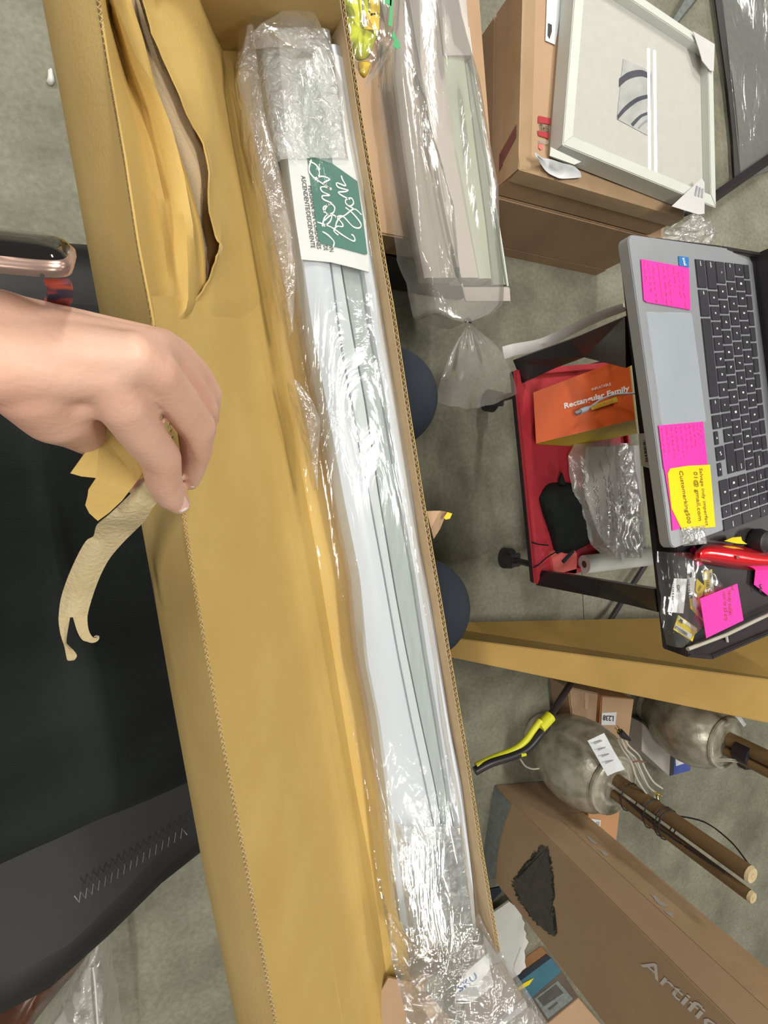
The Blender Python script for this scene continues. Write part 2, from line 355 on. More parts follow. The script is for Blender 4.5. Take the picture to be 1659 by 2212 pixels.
# ================================================================== kraft carton on the lap
CZ = .65
L0 = [(79,-80,.80),(91,0,.80),(132,216,.80),(154,338,.80),(184,506,.80),(211,655,.80),(305,1132,.80),(331,1274,.80),(370,1498,.80),(438,1870,.80),(511,2212,.80),(535,2320,.80)]
L1 = [(203,-80,.85),(216,0,.85),(243,169,.855),(277,361,.86),(304,540,.865),(332,682,.87),(402,1117,.87),(426,1274,.87),(463,1483,.87),(495,1657,.87),(544,1916,.865),(599,2212,.86),(620,2320,.86)]
L2 = [(330,-80,.80),(350,0,.80),(390,300,.80),(440,600,.80),(465,690,.795),(506,900,.785),(560,1199,.78),(617,1483,.78),(674,1813,.78),(741,2212,.78),(760,2320,.78)]
L3 = [(425,-80,.69),(450,0,.69),(480,101,.69),(520,338,.69),(560,550,.69),(596,740,.69),(640,960,.69),(685,1200,.69),(726,1450,.69),(767,1700,.69),(800,1865,.69),(835,2108,.69),(850,2212,.69),(868,2320,.69)]
R2 = [(735,-60,.745),(748,40,.745),(759,103,.745),(781,251,.745),(809,420,.745),(831,558,.745),(851,669,.745),(882,871,.745),(914,1074,.745),(928,1154,.745),(955,1310,.745),(973,1420,.745),(1013,1650,.745),(1040,1825,.745),(1079,2053,.745)]
carton = thing('kraft_carton', 'long open golden-brown kraft carton across the lap, its flap peeled back', 'carton', (.1,-.1,CZ))
ys = [-80+40*i for i in range(61)]
def row(ln, y): x, z = lerp_track(ln, y); return P(x, y, z)
def lines_sheet(name, lines, m, parent, y0, y1, step=30, sub=4, th=.0025, wav=0, seed=0, jag=None):
    rows = []; y = y0; i = 0
    while y <= y1+.1:
        pts = [row(l, y) for l in lines]; q = []
        for k in range(len(pts)-1):
            for s in range(sub):
                p = pts[k].lerp(pts[k+1], s/sub)
                if wav: p = p + Vector((0,0,wav*noise.noise(Vector((p.x*25, p.y*7, seed)))))
                q.append(p)
        q.append(pts[-1]); rows.append(q); y += step
    return grid(name, rows, m, parent, th)
# outer panel (lower, left) folded down from the cut edge, then the wall below it
L0b = [(x, y, .66) for x, y, z in L0]
rows = []
for y in ys:
    e = row(L1,y); o_ = row(L0,y); q = [e + Vector((-.0021,0,-.0005))]
    for t in (.25,.5,.75,1): q.append((e+Vector((-.0021,0,0))).lerp(o_, t) + Vector((0,0,.004*math.sin(math.pi*t)+.0012*noise.noise(Vector((t*3,y*.004,2))))))
    q += [o_+Vector((.003,0,-.012)), Vector((o_.x+.035,o_.y,CZ+.002))]
    rows.append(q)
grid('outer_panel', [r[::-1] for r in rows], M['kraft_dark'], carton, .002)
# inner face of the flap from the hand down, and behind the torn layers above it
lines_sheet('flap', [L1, L2], M['kraft'], carton, 640, 2320, 28, 5, .0018, .0015, 1)
L2c = [(x+ (lerp_track(L3,y)[0]-x)*.45, y, z-.045) for x,y,z in L2]
lines_sheet('side_wall', [L2, L2c, L3], M['kraft'], carton, 640, 2320, 28, 3, .002, .0012, 5)
# fluting visible along the cut edge: a zigzag ribbon between two papers
def flute(name, tr, y0, y1, off, pitch, hgt, parent):
    pts = []; y = y0; acc = 0; last = row(tr,y); L = [last]
    while y < y1: y += 4; p = row(tr,y); L.append(p)
    vs = []; fs = []; s = 0; k = 0; nxt = 0
    for i in range(1, len(L)):
        seg = (L[i]-L[i-1]); d = seg.normalized(); sl = seg.length
        while nxt <= s+sl:
            p = L[i-1] + d*(nxt-s); side = d.cross(Vector((0,0,1))).normalized()*(off*(.08 if k%2 else .92))
            if side.x > 0: side = -side
            vs += [p+side+Vector((0,0,.0015)), p+side-Vector((0,0,hgt))]; nxt += pitch/2; k += 1
        s += sl
    for i in range(len(vs)//2-1): fs.append((2*i, 2*i+1, 2*i+3, 2*i+2))
    o = mesh(name, vs, fs, M['fluting'], parent); so = o.modifiers.new('s','SOLIDIFY'); so.thickness = .0004
    tag(o, kind='stuff'); return o
flute('fluting', L1, -80, 2320, .0021, .0040, .005, carton)
def gapstrip(name, tr, off, y0, y1, parent, dz=-.003, dep=.004):  # dark strip set into the board edge, painted as shade inside the gap
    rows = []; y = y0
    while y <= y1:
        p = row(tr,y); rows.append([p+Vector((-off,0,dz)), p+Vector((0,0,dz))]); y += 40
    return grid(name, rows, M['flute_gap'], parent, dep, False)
gapstrip('fluting_gap_shade', L1, .0021, -80, 2320, carton)
# tray floor
R1 = [(x-28*0, y, .69) for x, y, z in R2]
rows = []
for i in range(56):
    y = -20+2130*i/55
    a = row(L3, y if y > 95 else 95+(y-95)*.0); yy = 60 + (2060-60)*i/55
    e = row(R2, yy); rows.append([row(L3, 100+(2230-100)*i/55).lerp(Vector((e.x-.004, e.y, .69)), t) for t in (0,.25,.5,.75,1)])
grid('carton_floor', rows, M['kraft'], carton, .002)
rows = [[Vector((p.x,p.y,CZ+.001)) for p in r] for r in rows]; grid('carton_base', rows, M['kraft_dark'], carton, .003, True)
# right wall with its corrugated top edge
rows = []; rows2 = []
for i in range(54):
    yy = -60 + (2060+60)*i/53; e = row(R2, yy); wv = Vector((.0015*noise.noise(Vector((0,yy*.01,3))),0,0))
    rows.append([Vector((e.x-.0075,e.y,.688))+wv, Vector((e.x-.0055,e.y,.715))+wv, e+Vector((-.0036,0,0))])
    rows2.append([e+Vector((.0003,0,0)), Vector((e.x,e.y,.70)), Vector((e.x-.002,e.y,CZ))])
grid('right_wall', rows, M['kraft_bare'], carton, .0006); grid('right_wall_liner', rows2, M['kraft_dark'], carton, .0006)
flute('fluting', R2, -60, 2053, .0032, .0062, .006, carton); gapstrip('fluting_gap_shade', R2, .0034, -60, 2053, carton)
# head end wall rising out of frame, and the gusset beside it
e0, e1 = P(480,101,.69), P(757,118,.69)
u0, u1 = P(262,-160,.82), P(705,-150,.82)
grid('end_wall', [[e0.lerp(e1,t).lerp(u0.lerp(u1,t), s)+Vector((0,0,.003*math.sin(3*t+4*s))) for t in (0,.2,.4,.6,.8,1)] for s in (0,.25,.5,.75,1)], M['kraft_dark'], carton, .003)
grid('gusset', [[P(480,101,.692).lerp(P(328,8,.80),t), P(480,101,.694).lerp(P(355,-60,.815),t)+Vector((0,.004,.0))] for t in (0,.33,.66,1)], M['kraft_dark'], carton, .002)
# foot end: brown end flap
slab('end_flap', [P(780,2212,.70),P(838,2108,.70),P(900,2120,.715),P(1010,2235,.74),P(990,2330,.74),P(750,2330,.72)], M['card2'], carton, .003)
# torn liner layers in the upper half
Z1 = 2.963
Ed = [(920,-200,.812),(920,0,.812),(975,200,.812),(1060,400,.81),(1130,550,.81),(1215,760,.81),(1300,900,.81),(1345,1080,.81),(1340,1330,.812),(1390,1530,.815),(1420,1560,.822),(1392,1650,.815),(1340,1800,.812),(1240,1950,.82),(1160,2040,.83),(1110,2090,.84)]
A0 = [(690,-200),(720,0),(870,400),(1000,600),(1100,850),(1180,1150),(1235,1450),(1245,1700),(1240,1950),(1150,2090)]
A1 = [(800,-200),(845,0),(910,200),(1000,560),(1100,830),(1200,1120),(1280,1400),(1308,1600),(1316,1800),(1240,2000),(1150,2090)]
def tr(l, z): return [(q[0]/Z1, q[1]/Z1, (q[2] if len(q) > 2 else z)) for q in l]
A0, A1, EdT = tr(A0,.838), tr(A1,.812), tr(Ed,.81)
# left curled sheet: from the cut edge, bulging in two soft folds, down to A1
rows = []
for i in range(40):
    y = -60 + 765*i/39; e = row(L1,y); a = row(A0,y); c = row(A1,y); q = []
    fold = .012*min(1,max(0,(y+60)/300))
    for t in [k/7 for k in range(8)]:
        p = e.lerp(a,t); q.append(p + Vector((0,0,-.012*math.sin(math.pi*t) + .006*math.sin(7*t+y*.004) + .004*noise.noise(Vector((t*4,y*.006,1))))))
    for t in (.2,.45,.7,.88,1): p = a.lerp(c,t); q.append(p+Vector((0,0,-.012*math.sin(math.pi*t*.9))))
    rows.append(q)
grid('inner_liner', rows, M['kraft'], carton, .0012)
# bare strip (back of the paper) between A1 and the torn edge, lying lower
rows = []
for i in range(40):
    y = -60 + 700*i/39; a = row(A1,y); q = []
    x1, _ = lerp_track(EdT, y) if y < 527 else (479-(y-527)*.35, 0)
    c = P(max(x1,lerp_track(A1,y)[0]+2)+5, y, .796)
    a2 = P(lerp_track(A1,y)[0]-6, y, .80)
    for t in (0,.25,.5,.75,1): q.append(a2.lerp(c,t)+Vector((0,0,.004*math.sin(math.pi*t)+.002*noise.noise(Vector((t*3,y*.008,9))))))
    rows.append(q)
grid('bare_paper_layer', rows, M['kraft_bare'], carton, .0012)
# right upper sheet: torn edge -> crease -> foot of wall
rows = []
ts = [i/33 for i in range(34)]
for i in range(60):
    k = i/59; f = k*(len(EdT)-1); j = min(int(f), len(EdT)-2); fr = f-j
    x = EdT[j][0]+(EdT[j+1][0]-EdT[j][0])*fr; y = EdT[j][1]+(EdT[j+1][1]-EdT[j][1])*fr; z = EdT[j][2]+(EdT[j+1][2]-EdT[j][2])*fr
    x += 1.2*noise.noise(Vector((y*.08,1,2)))*2
    e = P(x,y,z)
    yb = -60+ (730+60)*k
    g = row(L3, yb); mid = row([(410,-80,.775),(440,60,.775),(462,300,.775),(480,520,.785),(466,640,.797),(467,690,.798),(471,717,.797),(474,730,.796)], (y+yb)/2)
    q = [e, e.lerp(mid,.2)+Vector((0,0,-.004))]
    dn = Vector((0,0,-.012*max(0,(k-.88)/.12)))
    q += [e.lerp(mid,.6), mid+dn, mid.lerp(g,.33)+dn, mid.lerp(g,.66)+dn, g+dn]
    rows.append(q)
grid('torn_liner', rows, M['kraft'], carton, .0011)

# torn paper in the fingers
tp = thing('torn_paper', 'piece of torn golden paper with a jagged edge pinched under the fingers', 'paper', tuple(P(240,1020,.915)))
def zp(x, y, z, s=2.963, ox=0, oy=500): return P(x/s+ox, y/s+oy, z)
pts = [(760,1180,.958),(700,1225,.957),(640,1280,.955),(450,1545,.948),(520,1565,.948),(615,1575,.947),(565,1650,.945),(560,1690,.944),(545,1750,.942),(570,1800,.94),(625,1850,.938),(700,1795,.938),(780,1720,.938),(880,1590,.938),(960,1555,.936),(960,1450,.944),(900,1300,.955)]
slab('sheet', [zp(*q) for q in pts], M['kraft'], tp, .0004)
ts_ = thing('torn_paper_strip', 'long pale brown torn paper strip with forked curled ends hanging against black cloth', 'paper', tuple(P(240,1150,.885)))
s2 = 1659/620
Ls = [(900,300,.934),(800,400,.932),(640,560,.925),(560,630,.912),(540,690,.90),(495,720,.897),(440,820,.89),(385,950,.882),(350,1060,.875),(338,1160,.872)]
Rs = [(960,440,.932),(880,530,.925),(840,600,.914),(780,660,.90),(720,720,.897),(640,810,.89),(590,900,.884),(545,1010,.878),(515,1110,.874),(505,1160,.872)]
rows = [[P((a[0]+(b[0]-a[0])*t)/s2+ (1.2*noise.noise(Vector((i*3.1,t*7,1))) if t in (0,1) else 0), 900+(a[1]+(b[1]-a[1])*t)/s2, a[2]+(b[2]-a[2])*t+.003*math.sin(math.pi*t)) for t in (0,.2,.4,.6,.8,1)] for i,(a,b) in enumerate(zip(Ls,Rs))]
def dens(rows, k=4):
    out = []
    cols = [smoothpts([r[j] for r in rows], k) for j in range(len(rows[0]))]
    return [[c[i] for c in cols] for i in range(len(cols[0]))]
grid('strip', dens(rows), M['strip'], ts_, .0005)
fa = [((338,1160),(410,1120)),((340,1200),(402,1180)),((350,1260),(392,1235)),((362,1300),(384,1300)),((370,1320),(392,1318)),((376,1350),(425,1350)),((382,1380),(443,1375)),((388,1405),(442,1392)),((400,1412),(430,1408))]
grid('strip_end', dens([[P(a[0]/s2,900+a[1]/s2,.8725-.0006*i), P((a[0]+b[0])/2/s2,900+(a[1]+b[1])/2/s2,.8735-.0006*i), P(b[0]/s2,900+b[1]/s2,.872-.0006*i)] for i,(a,b) in enumerate(fa)],3), M['strip'], ts_, .0005)
fb = [((412,1120),(505,1150)),((430,1190),(507,1200)),((450,1250),(515,1240)),((475,1290),(530,1268)),((500,1300),(545,1278)),((530,1308),(552,1278)),((560,1300),(560,1272)),((574,1282),(556,1268)),((572,1266),(545,1275))]
grid('strip_end', dens([[P(a[0]/s2,900+a[1]/s2,.8725+.0004*i), P((a[0]+b[0])/2/s2,900+(a[1]+b[1])/2/s2,.8735+.0004*i), P(b[0]/s2,900+b[1]/s2,.873+.0004*i)] for i,(a,b) in enumerate(fb)],3), M['strip'], ts_, .0005)
# paper tongue poking out past the right wall
pt = thing('paper_tongue', 'small curled scrap of brown paper sticking out beyond the carton edge', 'paper', tuple(P(940,1120,.70)))
slab('scrap', [P(920,1104,.715),P(950,1103,.71),P(966,1106,.71),P(958,1122,.70),P(950,1142,.70),P(936,1164,.71),P(930,1140,.72)], M['card'], pt, .0006)
slab('curl', [P(966,1106,.712),P(976,1109,.712),P(971,1120,.711),P(962,1122,.711),P(958,1118,.711)], M['hiyel'], pt, .001)

# ================================================================== wrapped shade
sh = thing('window_shade', 'white window shade in clear crinkled plastic lying in the open kraft carton', 'window shade', tuple(P(800,1100,.70)))
WL = [(558,64),(565,157),(583,313),(637,470),(651,560),(672,716),(691,814),(711,918),(742,1090),(775,1250),(790,1430),(815,1550),(835,1700),(850,1850),(872,2030)]
WLt = [(596,64),(604,157),(618,313),(640,470),(651,560),(672,716),(691,814),(711,918),(742,1090),(775,1250),(790,1430),(815,1550),(835,1700),(850,1850),(872,2030)]
GL2 = [(690,300),(715,567),(740,760),(770,930),(799,1074),(830,1240),(862,1420),(890,1560),(925,1720),(960,1900),(975,2030)]
GL = [(700,300),(737,578),(758,702),(789,871),(819,1074),(854,1282),(876,1400),(905,1540),(940,1700),(972,1900),(985,2030)]
GR = [(730,300),(784,598),(802,716),(833,888),(863,1074),(891,1232),(919,1417),(940,1540),(965,1700),(990,1900),(1000,2030)]
WR = [(738,100),(756,175),(771,329),(790,455),(812,590),(836,736),(863,888),(893,1074),(908,1181),(928,1282),(945,1384),(975,1580),(1000,1700),(1022,1900),(1032,2030)]
def bar(name, A, B, z0, z1, y0, y1, m, parent, dome=.002, step=30):
    rows = []; y = y0
    while y <= y1+.1:
        xa = lerp_track(A,y)[0]; xb = lerp_track(B,y)[0]; a = P(xa,y,z1); b = P(xb,y,z1)
        rows.append([Vector((a.x,a.y,z0))+ (b-a)*.02, a-Vector((0,0,.003)), a+(b-a)*.06] + [a.lerp(b,t)+Vector((0,0,dome*math.sin(math.pi*t))) for t in (.3,.5,.7)] + [a+(b-a)*.94, b-Vector((0,0,.003)), Vector((b.x,b.y,z0))-(b-a)*.02]); y += step
    bm = bmesh.new(); V = [[bm.verts.new(p) for p in r] for r in rows]
    for i in range(len(V)-1):
        for k in range(len(V[0])-1): bm.faces.new((V[i][k],V[i][k+1],V[i+1][k+1],V[i+1][k]))
        bm.faces.new((V[i][-1],V[i][0],V[i+1][0],V[i+1][-1]))
    bm.faces.new(V[0]); bm.faces.new(V[-1][::-1]); bmesh.ops.recalc_face_normals(bm, faces=bm.faces)
    o = from_bm(name, bm, m, parent, True); o.data.set_sharp_from_angle(angle=math.radians(35)); return o
bar('headrail', WLt, GL2, .694, .728, 64, 2030, M['white'], sh)
bar('pale_band', GL2, GL, .694, .7265, 300, 2030, M['grey_light'], sh, .0005)
bar('fabric_stack', GL, GR, .694, .723, 300, 2030, M['grey_fabric'], sh, .001)
bar('bottom_rail', [(x+3,y) for x,y in GR], WR, .694, .730, 100, 2030, M['white'], sh, .0025)
# kraft backing slip left of the rail
bar('backing_card', [(x-22,y) for x,y in WL], [(x+6,y) for x,y in WL], .692, .700, 330, 1800, M['kraft_bare'], sh, 0)
# printed paper insert over the top part
ti = 3.19
def z2(x, y): return (480+x/ti, y/ti)
ins = [z2(420,250),z2(880,600),z2(1010,1870),z2(800,1835),z2(545,1790),z2(440,1000)]
ins = [(600,66),(744,126),(757,180),(771,300),(790,455),(797,588),(760,578),(715,567),(651,561),(637,470),(618,313)]
insert = pslab('paper_insert', ins, .7325, M['whitep'], sh, .0006)
pslab('print_block', [z2(515,530),z2(655,545),z2(740,900),z2(760,1130),z2(590,1070),z2(545,820)], .7335, M['green_fade'], insert, .0002)
def ztext(s, p0, p1, hp, z, m, parent, sh_=0, bold=0, name='lettering'):
    a, b = P(*p0,z), P(*p1,z); c = P(*hp,z); return text(name, s, amap(a,b,c), m, parent, .0008, sh_, bold)
# the line runs top to bottom: baseline at left, letter tops to the right
def vtext(s, x0, y0, x1, y1, hgt, z, m, parent, sh_=0, bold=0):
    d = Vector((x1-x0, y1-y0)).normalized(); up = Vector((d.y, -d.x))*hgt
    return ztext(s, (x0,y0), (x1,y1), (x0+up.x,y0+up.y), z, m, parent, sh_, bold)
vtext('ASCENDENTE/DESCENDENTE', 650,380, 672,538, 9, .7328, M['ink'], insert, .25, .012)
vtext('PERSIANA SIN CORDONES', 665,402, 685,540, 9, .7328, M['ink'], insert, .25, .012)
vtext('DE', 698,531, 700,543, 9, .7328, M['ink'], insert, .25, .012)
vtext('WN', 709,529, 712,546, 9, .7328, M['ink'], insert, .25, .012)
st = pslab('sticker', [z2(585,1070),z2(760,1130),z2(930,1250),z2(965,1480),z2(1000,1750),z2(985,1755),z2(820,1710),z2(680,1680),z2(660,1640)], .7337, M['green'], sh, .0004)
# hand lettering on the sticker ("Thank You", read from the bottom of the picture upwards)
ZS = .7345
def zl(pts): return [(P(*z2(x,y), ZS)) for x,y in pts]
W_ = [[(655,1530),(700,1545),(760,1570),(830,1620),(900,1660),(915,1650),(905,1625),(890,1615)],
 [(690,1595),(730,1620),(770,1665),(765,1700)], [(700,1560),(740,1530),(755,1490),(735,1475),(705,1500),(690,1560)],
 [(705,1520),(760,1480),(820,1530),(830,1560),(790,1560),(770,1590),(800,1620)],
 [(700,1465),(720,1420),(750,1405),(775,1430),(765,1465),(730,1475),(705,1455),(700,1425),(760,1400)],
 [(760,1400),(700,1375),(690,1350),(740,1345),(690,1320),(680,1290),(720,1290),(755,1310)],
 [(755,1310),(700,1270),(640,1230),(605,1190),(600,1150),(615,1100)], [(600,1110),(650,1140),(670,1200),(640,1240)], [(640,1225),(690,1215),(740,1235),(700,1260),(725,1290),(755,1300)],
 [(780,1500),(830,1490),(900,1560),(945,1570),(955,1540),(900,1470),(850,1430)], [(780,1560),(800,1510),(850,1480),(910,1440),(960,1480)],
 [(910,1440),(860,1410),(850,1380),(890,1365),(905,1400),(880,1420),(850,1400)],
 [(880,1375),(830,1350),(800,1325),(850,1320),(870,1310)], [(870,1310),(800,1290),(790,1260),(850,1280),(830,1240),(820,1210)]]
vs = []; fs = []
for ln in W_:
    q = smoothpts(zl(ln), 5); b0 = len(vs)
    for i, p in enumerate(q):
        d = (q[min(i+1,len(q)-1)]-q[max(i-1,0)]).normalized(); a = d.cross(Vector((0,0,1)))*.00045*(1+.5*abs(math.sin(i*.35)))
        vs += [p-a, p+a]
    fs += [(b0+2*i,b0+2*i+1,b0+2*i+3,b0+2*i+2) for i in range(len(q)-1)]
mesh('lettering', vs, fs, M['inkw'], st)
# clear plastic sleeve over everything
PLt = [(520,40),(515,160),(525,250),(545,330),(562,450),(580,560),(600,640),(615,760),(640,880),(660,1000),(684,1140),(700,1250),(735,1400),(770,1600),(805,1750),(822,1900),(850,2050),(880,2230)]
PRt = [(735,110),(765,180),(785,300),(810,430),(838,570),(845,700),(872,840),(895,1000),(915,1130),(935,1240),(955,1380),(990,1600),(1018,1760),(1035,1900),(1050,2020),(1100,2230)]
def film_sheet(name, A, B, y0, y1, z, arch, amp, m, parent, ny, nx, sc=(40,14), seed=0, edge=.02, ends=0):
    rows = []
    for i in range(ny+1):
        y = y0+(y1-y0)*i/ny; xa, xb = lerp_track(A,y)[0], lerp_track(B,y)[0]; q = []
        for j in range(nx+1):
            t = j/nx; s = min(1, min(t,1-t)/.14); s = s*s*(3-2*s)
            e = 1
            if ends: e = min(1, (i+1)/ends, (ny-i+1)/ends)
            x = xa+(xb-xa)*t + 3*noise.noise(Vector((y*.02, t, seed+5)))*(1 if t in (0,1) else 0)
            p = P(x, y, z)
            nn = 1-abs(noise.noise(Vector((p.x*sc[0], p.y*sc[1], seed))))*2.2 + .5*noise.noise(Vector((p.x*sc[0]*2.5, p.y*sc[1]*2.5, seed+3)))
            q.append(p + Vector((0,0, -edge*(1-s*e) + arch*s*math.sin(math.pi*t) + amp*nn*(.4+.6*s))))
        rows.append(q)
    return grid(name, rows, m, parent, 0)
film_sheet('plastic_sleeve', PLt, PRt, 40, 2100, .7385, .003, .0018, M['film'], sh, 300, 30, (22,5), 1, .012)
film_sheet('foam_wrap', [(545,60),(548,150),(560,250),(590,370),(620,460)], [(740,100),(757,200),(770,320),(785,400),(795,460)], 66, 345, .7345, .002, .002, M['foamwrap'], sh, 60, 24, (60,60), 5, .02)
film_sheet('foam_wrap', [(800,1560),(835,1700),(852,1860),(880,2060)], [(985,1560),(1005,1700),(1030,1900),(1045,2060)], 1780, 2040, .7345, .003, .003, M['foamwrap'], sh, 60, 24, (60,60), 9, .02)
film_sheet('sleeve_crease', [(530,60),(505,160),(522,250),(545,330),(575,480),(600,600),(628,720)], [(550,60),(568,160),(580,250),(600,330),(636,480),(645,600),(632,720)], 60, 720, .741, .002, .003, M['film_wrink'], sh, 80, 12, (40,12), 12, .02)
film_sheet('sleeve_crease', [(626,815),(634,860),(655,930),(672,1010),(684,1060)], [(634,815),(678,860),(700,905),(690,1000),(687,1060)], 822, 1060, .742, .002, .003, M['film_wrink'], sh, 24, 12, (50,30), 15, .015)
# loose tail of the sleeve beyond the carton foot
film_sheet('sleeve_tail', [(850,2020),(855,2100),(880,2180),(900,2320)], [(1050,2000),(1080,2060),(1120,2110),(1215,2260),(1230,2320)], 1990, 2300, .762, .004, .005, M['film_wrink'], sh, 110, 60, (16,16), 20, .012)
film_sheet('sleeve_head', [(600,20),(520,70),(514,110)], [(690,20),(735,90),(750,120)], 24, 110, .748, .0, .004, M['film_wrink'], sh, 40, 40, (24,24), 25, .02)
lab = pslab('white_panel', [(982,2160),(985,2135),(1000,2105),(1055,2057),(1057,2085),(1066,2128),(1025,2160)], .757, M['whitep'], sh, .0005)
text('lettering', 'SKU', amap(P(993,2143,.7577),P(1032,2112,.7577),P(986,2131,.7577)), M['blue'], lab, .0003, 0, .01)
ec = hexa('end_cap', [P(x,y,.70) for x,y in ((990,2235),(1020,2100),(1088,2080),(1131,2157),(1062,2225))], [P(x,y,.748) for x,y in ((990,2235),(1020,2100),(1085,2076),(1131,2157),(1062,2225))], M['pkgrey'], sh, .001)
slab('white_edge', [P(x,y,.7485) for x,y in ((1131,2155),(1134,2168),(1072,2218),(1060,2214))], M['whitep'], sh, .004)
slab('grey_edge', [P(x,y,.74) for x,y in ((1134,2168),(1150,2178),(1185,2222),(1170,2260),(1050,2260),(1070,2219))], M['gbox'], sh, .004)

# ================================================================== seat and person
chair = thing('chair', 'black padded seat with grey zigzag stitching along its side under the sitter', 'chair', (0,-.15,0))
top = [(-.36,.292,.47),(.19,.30,.47),(.25,.24,.47),(.23,-.46,.47),(.17,-.535,.47),(-.034,-.569,.455),(-.36,-.65,.455)]
bm = bmesh.new(); 
def prof_slab(name, top, prof, m, parent):
    c = sum((Vector(p) for p in top), Vector())/len(top); rings = []
    q = smoothpts([Vector(p) for p in top+[top[0]]], 5)[:-1]
    for ins, dz in prof: rings.append([p+(Vector((c.x,c.y,p.z))-p).normalized()*ins+Vector((0,0,dz)) for p in q])
    k = len(q); vs = [p for r in rings for p in r]; fs = [(i*k+j,i*k+(j+1)%k,(i+1)*k+(j+1)%k,(i+1)*k+j) for i in range(len(rings)-1) for j in range(k)]
    fs += [tuple(range(k)), tuple(range((len(rings)-1)*k,len(rings)*k))[::-1]]
    o = mesh(name, vs, fs, m, parent, True); o.data.set_sharp_from_angle(angle=math.radians(60)); return o
prof_slab('seat', top, [(.09,.012),(.05,.010),(.02,.0),(.006,-.016),(0,-.04),(.004,-.07),(.02,-.09),(.05,-.095)], M['vinyl'], chair)
bm.free()
zz = []; 
for i in range(36):
    t = i/35; x = 166+(402-166)*t; y = 1930+(1783-1930)*t; x += (4 if i%2 else -4)*.5; y += (9 if i%2 else -9)
    p = P(x, y, .47); zz.append(p)
def surf_stitch(name, pts, m, parent, r=.0008): return tube(name, pts, r, m, parent, 5, False)
surf_stitch('stitching', [P(x.x,x.y,0) if False else x+Vector((0,0,.0105)) for x in zz], M['thread'], chair)
for p in ((-.28,.22),(.17,.22),(.16,-.44),(-.25,-.52)):
    tube('leg', [(p[0],p[1],.40),(p[0]*1.12,p[1]*1.1,.0)], .014, M['blackm'], chair, 12)
tube('crossbar', [(-.28,.22,.385),(.17,.22,.385)], .012, M['blackm'], chair, 10); tube('crossbar', [(-.26,-.50,.375),(.16,-.44,.385)], .012, M['blackm'], chair, 10)

person = thing('person', 'seated person in black clothes tearing the carton, left hand pinching torn paper', 'person', (-.1,-.1,0))
def cw(px, py, z, rp): return (P(px,py,z), S(px,py,z,rp))
def cap(a, b): A = cw(*a); B = cw(*b); return (A[0],A[1],B[0],B[1])
caps = []
W1, W2, W3, W4 = (15,790,1.0,88), (12,765,1.0,88), (8,735,.998,88), (4,708,.995,76)
mI, mM, mR, mP = (224,806,.995,58), (288,772,.996,54), (326,757,.985,47), (352,748,.972,38)
for a, b in ((W1,mI),(W2,mM),(W3,mR),(W4,mP)): caps.append(cap(a,b))
caps += [cap(mI,mM), cap(mM,mR), cap(mR,mP)]
hI = [(224,806,.995,60),(262,870,.987,56),(305,935,.972,48),(347,988,.954,43),(354,1038,.937,38),(368,1068,.925,33),(387,1088,.914,24)]
hM = [(288,772,.996,54),(335,800,.99,50),(380,858,.974,45),(424,920,.953,41),(424,972,.935,34),(414,1015,.92,28),(411,1040,.912,20)]
hR = [(326,757,.985,46),(362,765,.975,34),(412,830,.955,31),(446,885,.938,26),(440,935,.915,26),(425,985,.895,24),(415,1010,.888,20)]
hP = [(352,748,.972,37),(385,765,.962,33),(432,812,.943,28),(455,850,.93,24),(450,900,.91,24),(435,945,.893,20)]
for h in (hI,hM,hR,hP):
    for a, b in zip(h,h[1:]): caps.append(cap(a,b))
tI = [(70,830,.992,90),(118,885,.98,76),(158,912,.962,58),(205,950,.935,40),(262,1005,.916,32),(305,1050,.907,27),(324,1064,.903,20)]
for a, b in zip(tI,tI[1:]): caps.append(cap(a,b))
caps += [cap((150,850,.985,70),(205,830,.985,60)), cap((60,800,.99,100),(150,840,.985,75))]
caps.append(cap((10,735,.995,104),(-60,733,.995,112)))
f0 = cw(-60,733,.995,112); f1 = (Vector((-.12,.055,.985)),.026)
caps.append((f0[0],f0[1],f1[0],f1[1])); caps.append((f1[0],f1[1],Vector((-.26,.13,.95)),.036))
body = remesh('body', caps, M['skin'], person, .0013, 9, .5)
# nails
def nail(c, w, l, ang, z, tilt, tipc=True):
    """pixel centre, px half width/length, direction of the finger in the picture"""
    d = Vector((math.cos(ang), math.sin(ang))); s = Vector((-d.y, d.x)); rows = []
    for i in range(7):
        u = -1+2*i/6; r = []
        for j in range(7):
            v = -1+2*j/6; ww = w*(1-.25*max(0,u)**2) * (1 if u > -.9 else .8)
            q = Vector(c)+d*(u*l)+s*(v*ww); r.append(P(q.x,q.y, z-(u+1)*.5*tilt - .0016*v*v))
        rows.append(r)
    grid('nail', rows, M['nail'], body, .0006)
    rr = []
    for u in (.86,1.08):
        r = []
        for j in range(7):
            v = -1+2*j/6; q = Vector(c)+d*((u-.12*v*v)*l)+s*(v*w*.78); r.append(P(q.x,q.y,z+.0004-(u+1)*.5*tilt-.0016*v*v))
        rr.append(r)
    grid('nail_tip', rr, M['nailtip'], body, .0006)
nail((391,1088), 15, 16, math.radians(60), .9335, .0125)
nail((414,1040), 12, 12, math.radians(97), .9270, .0105)
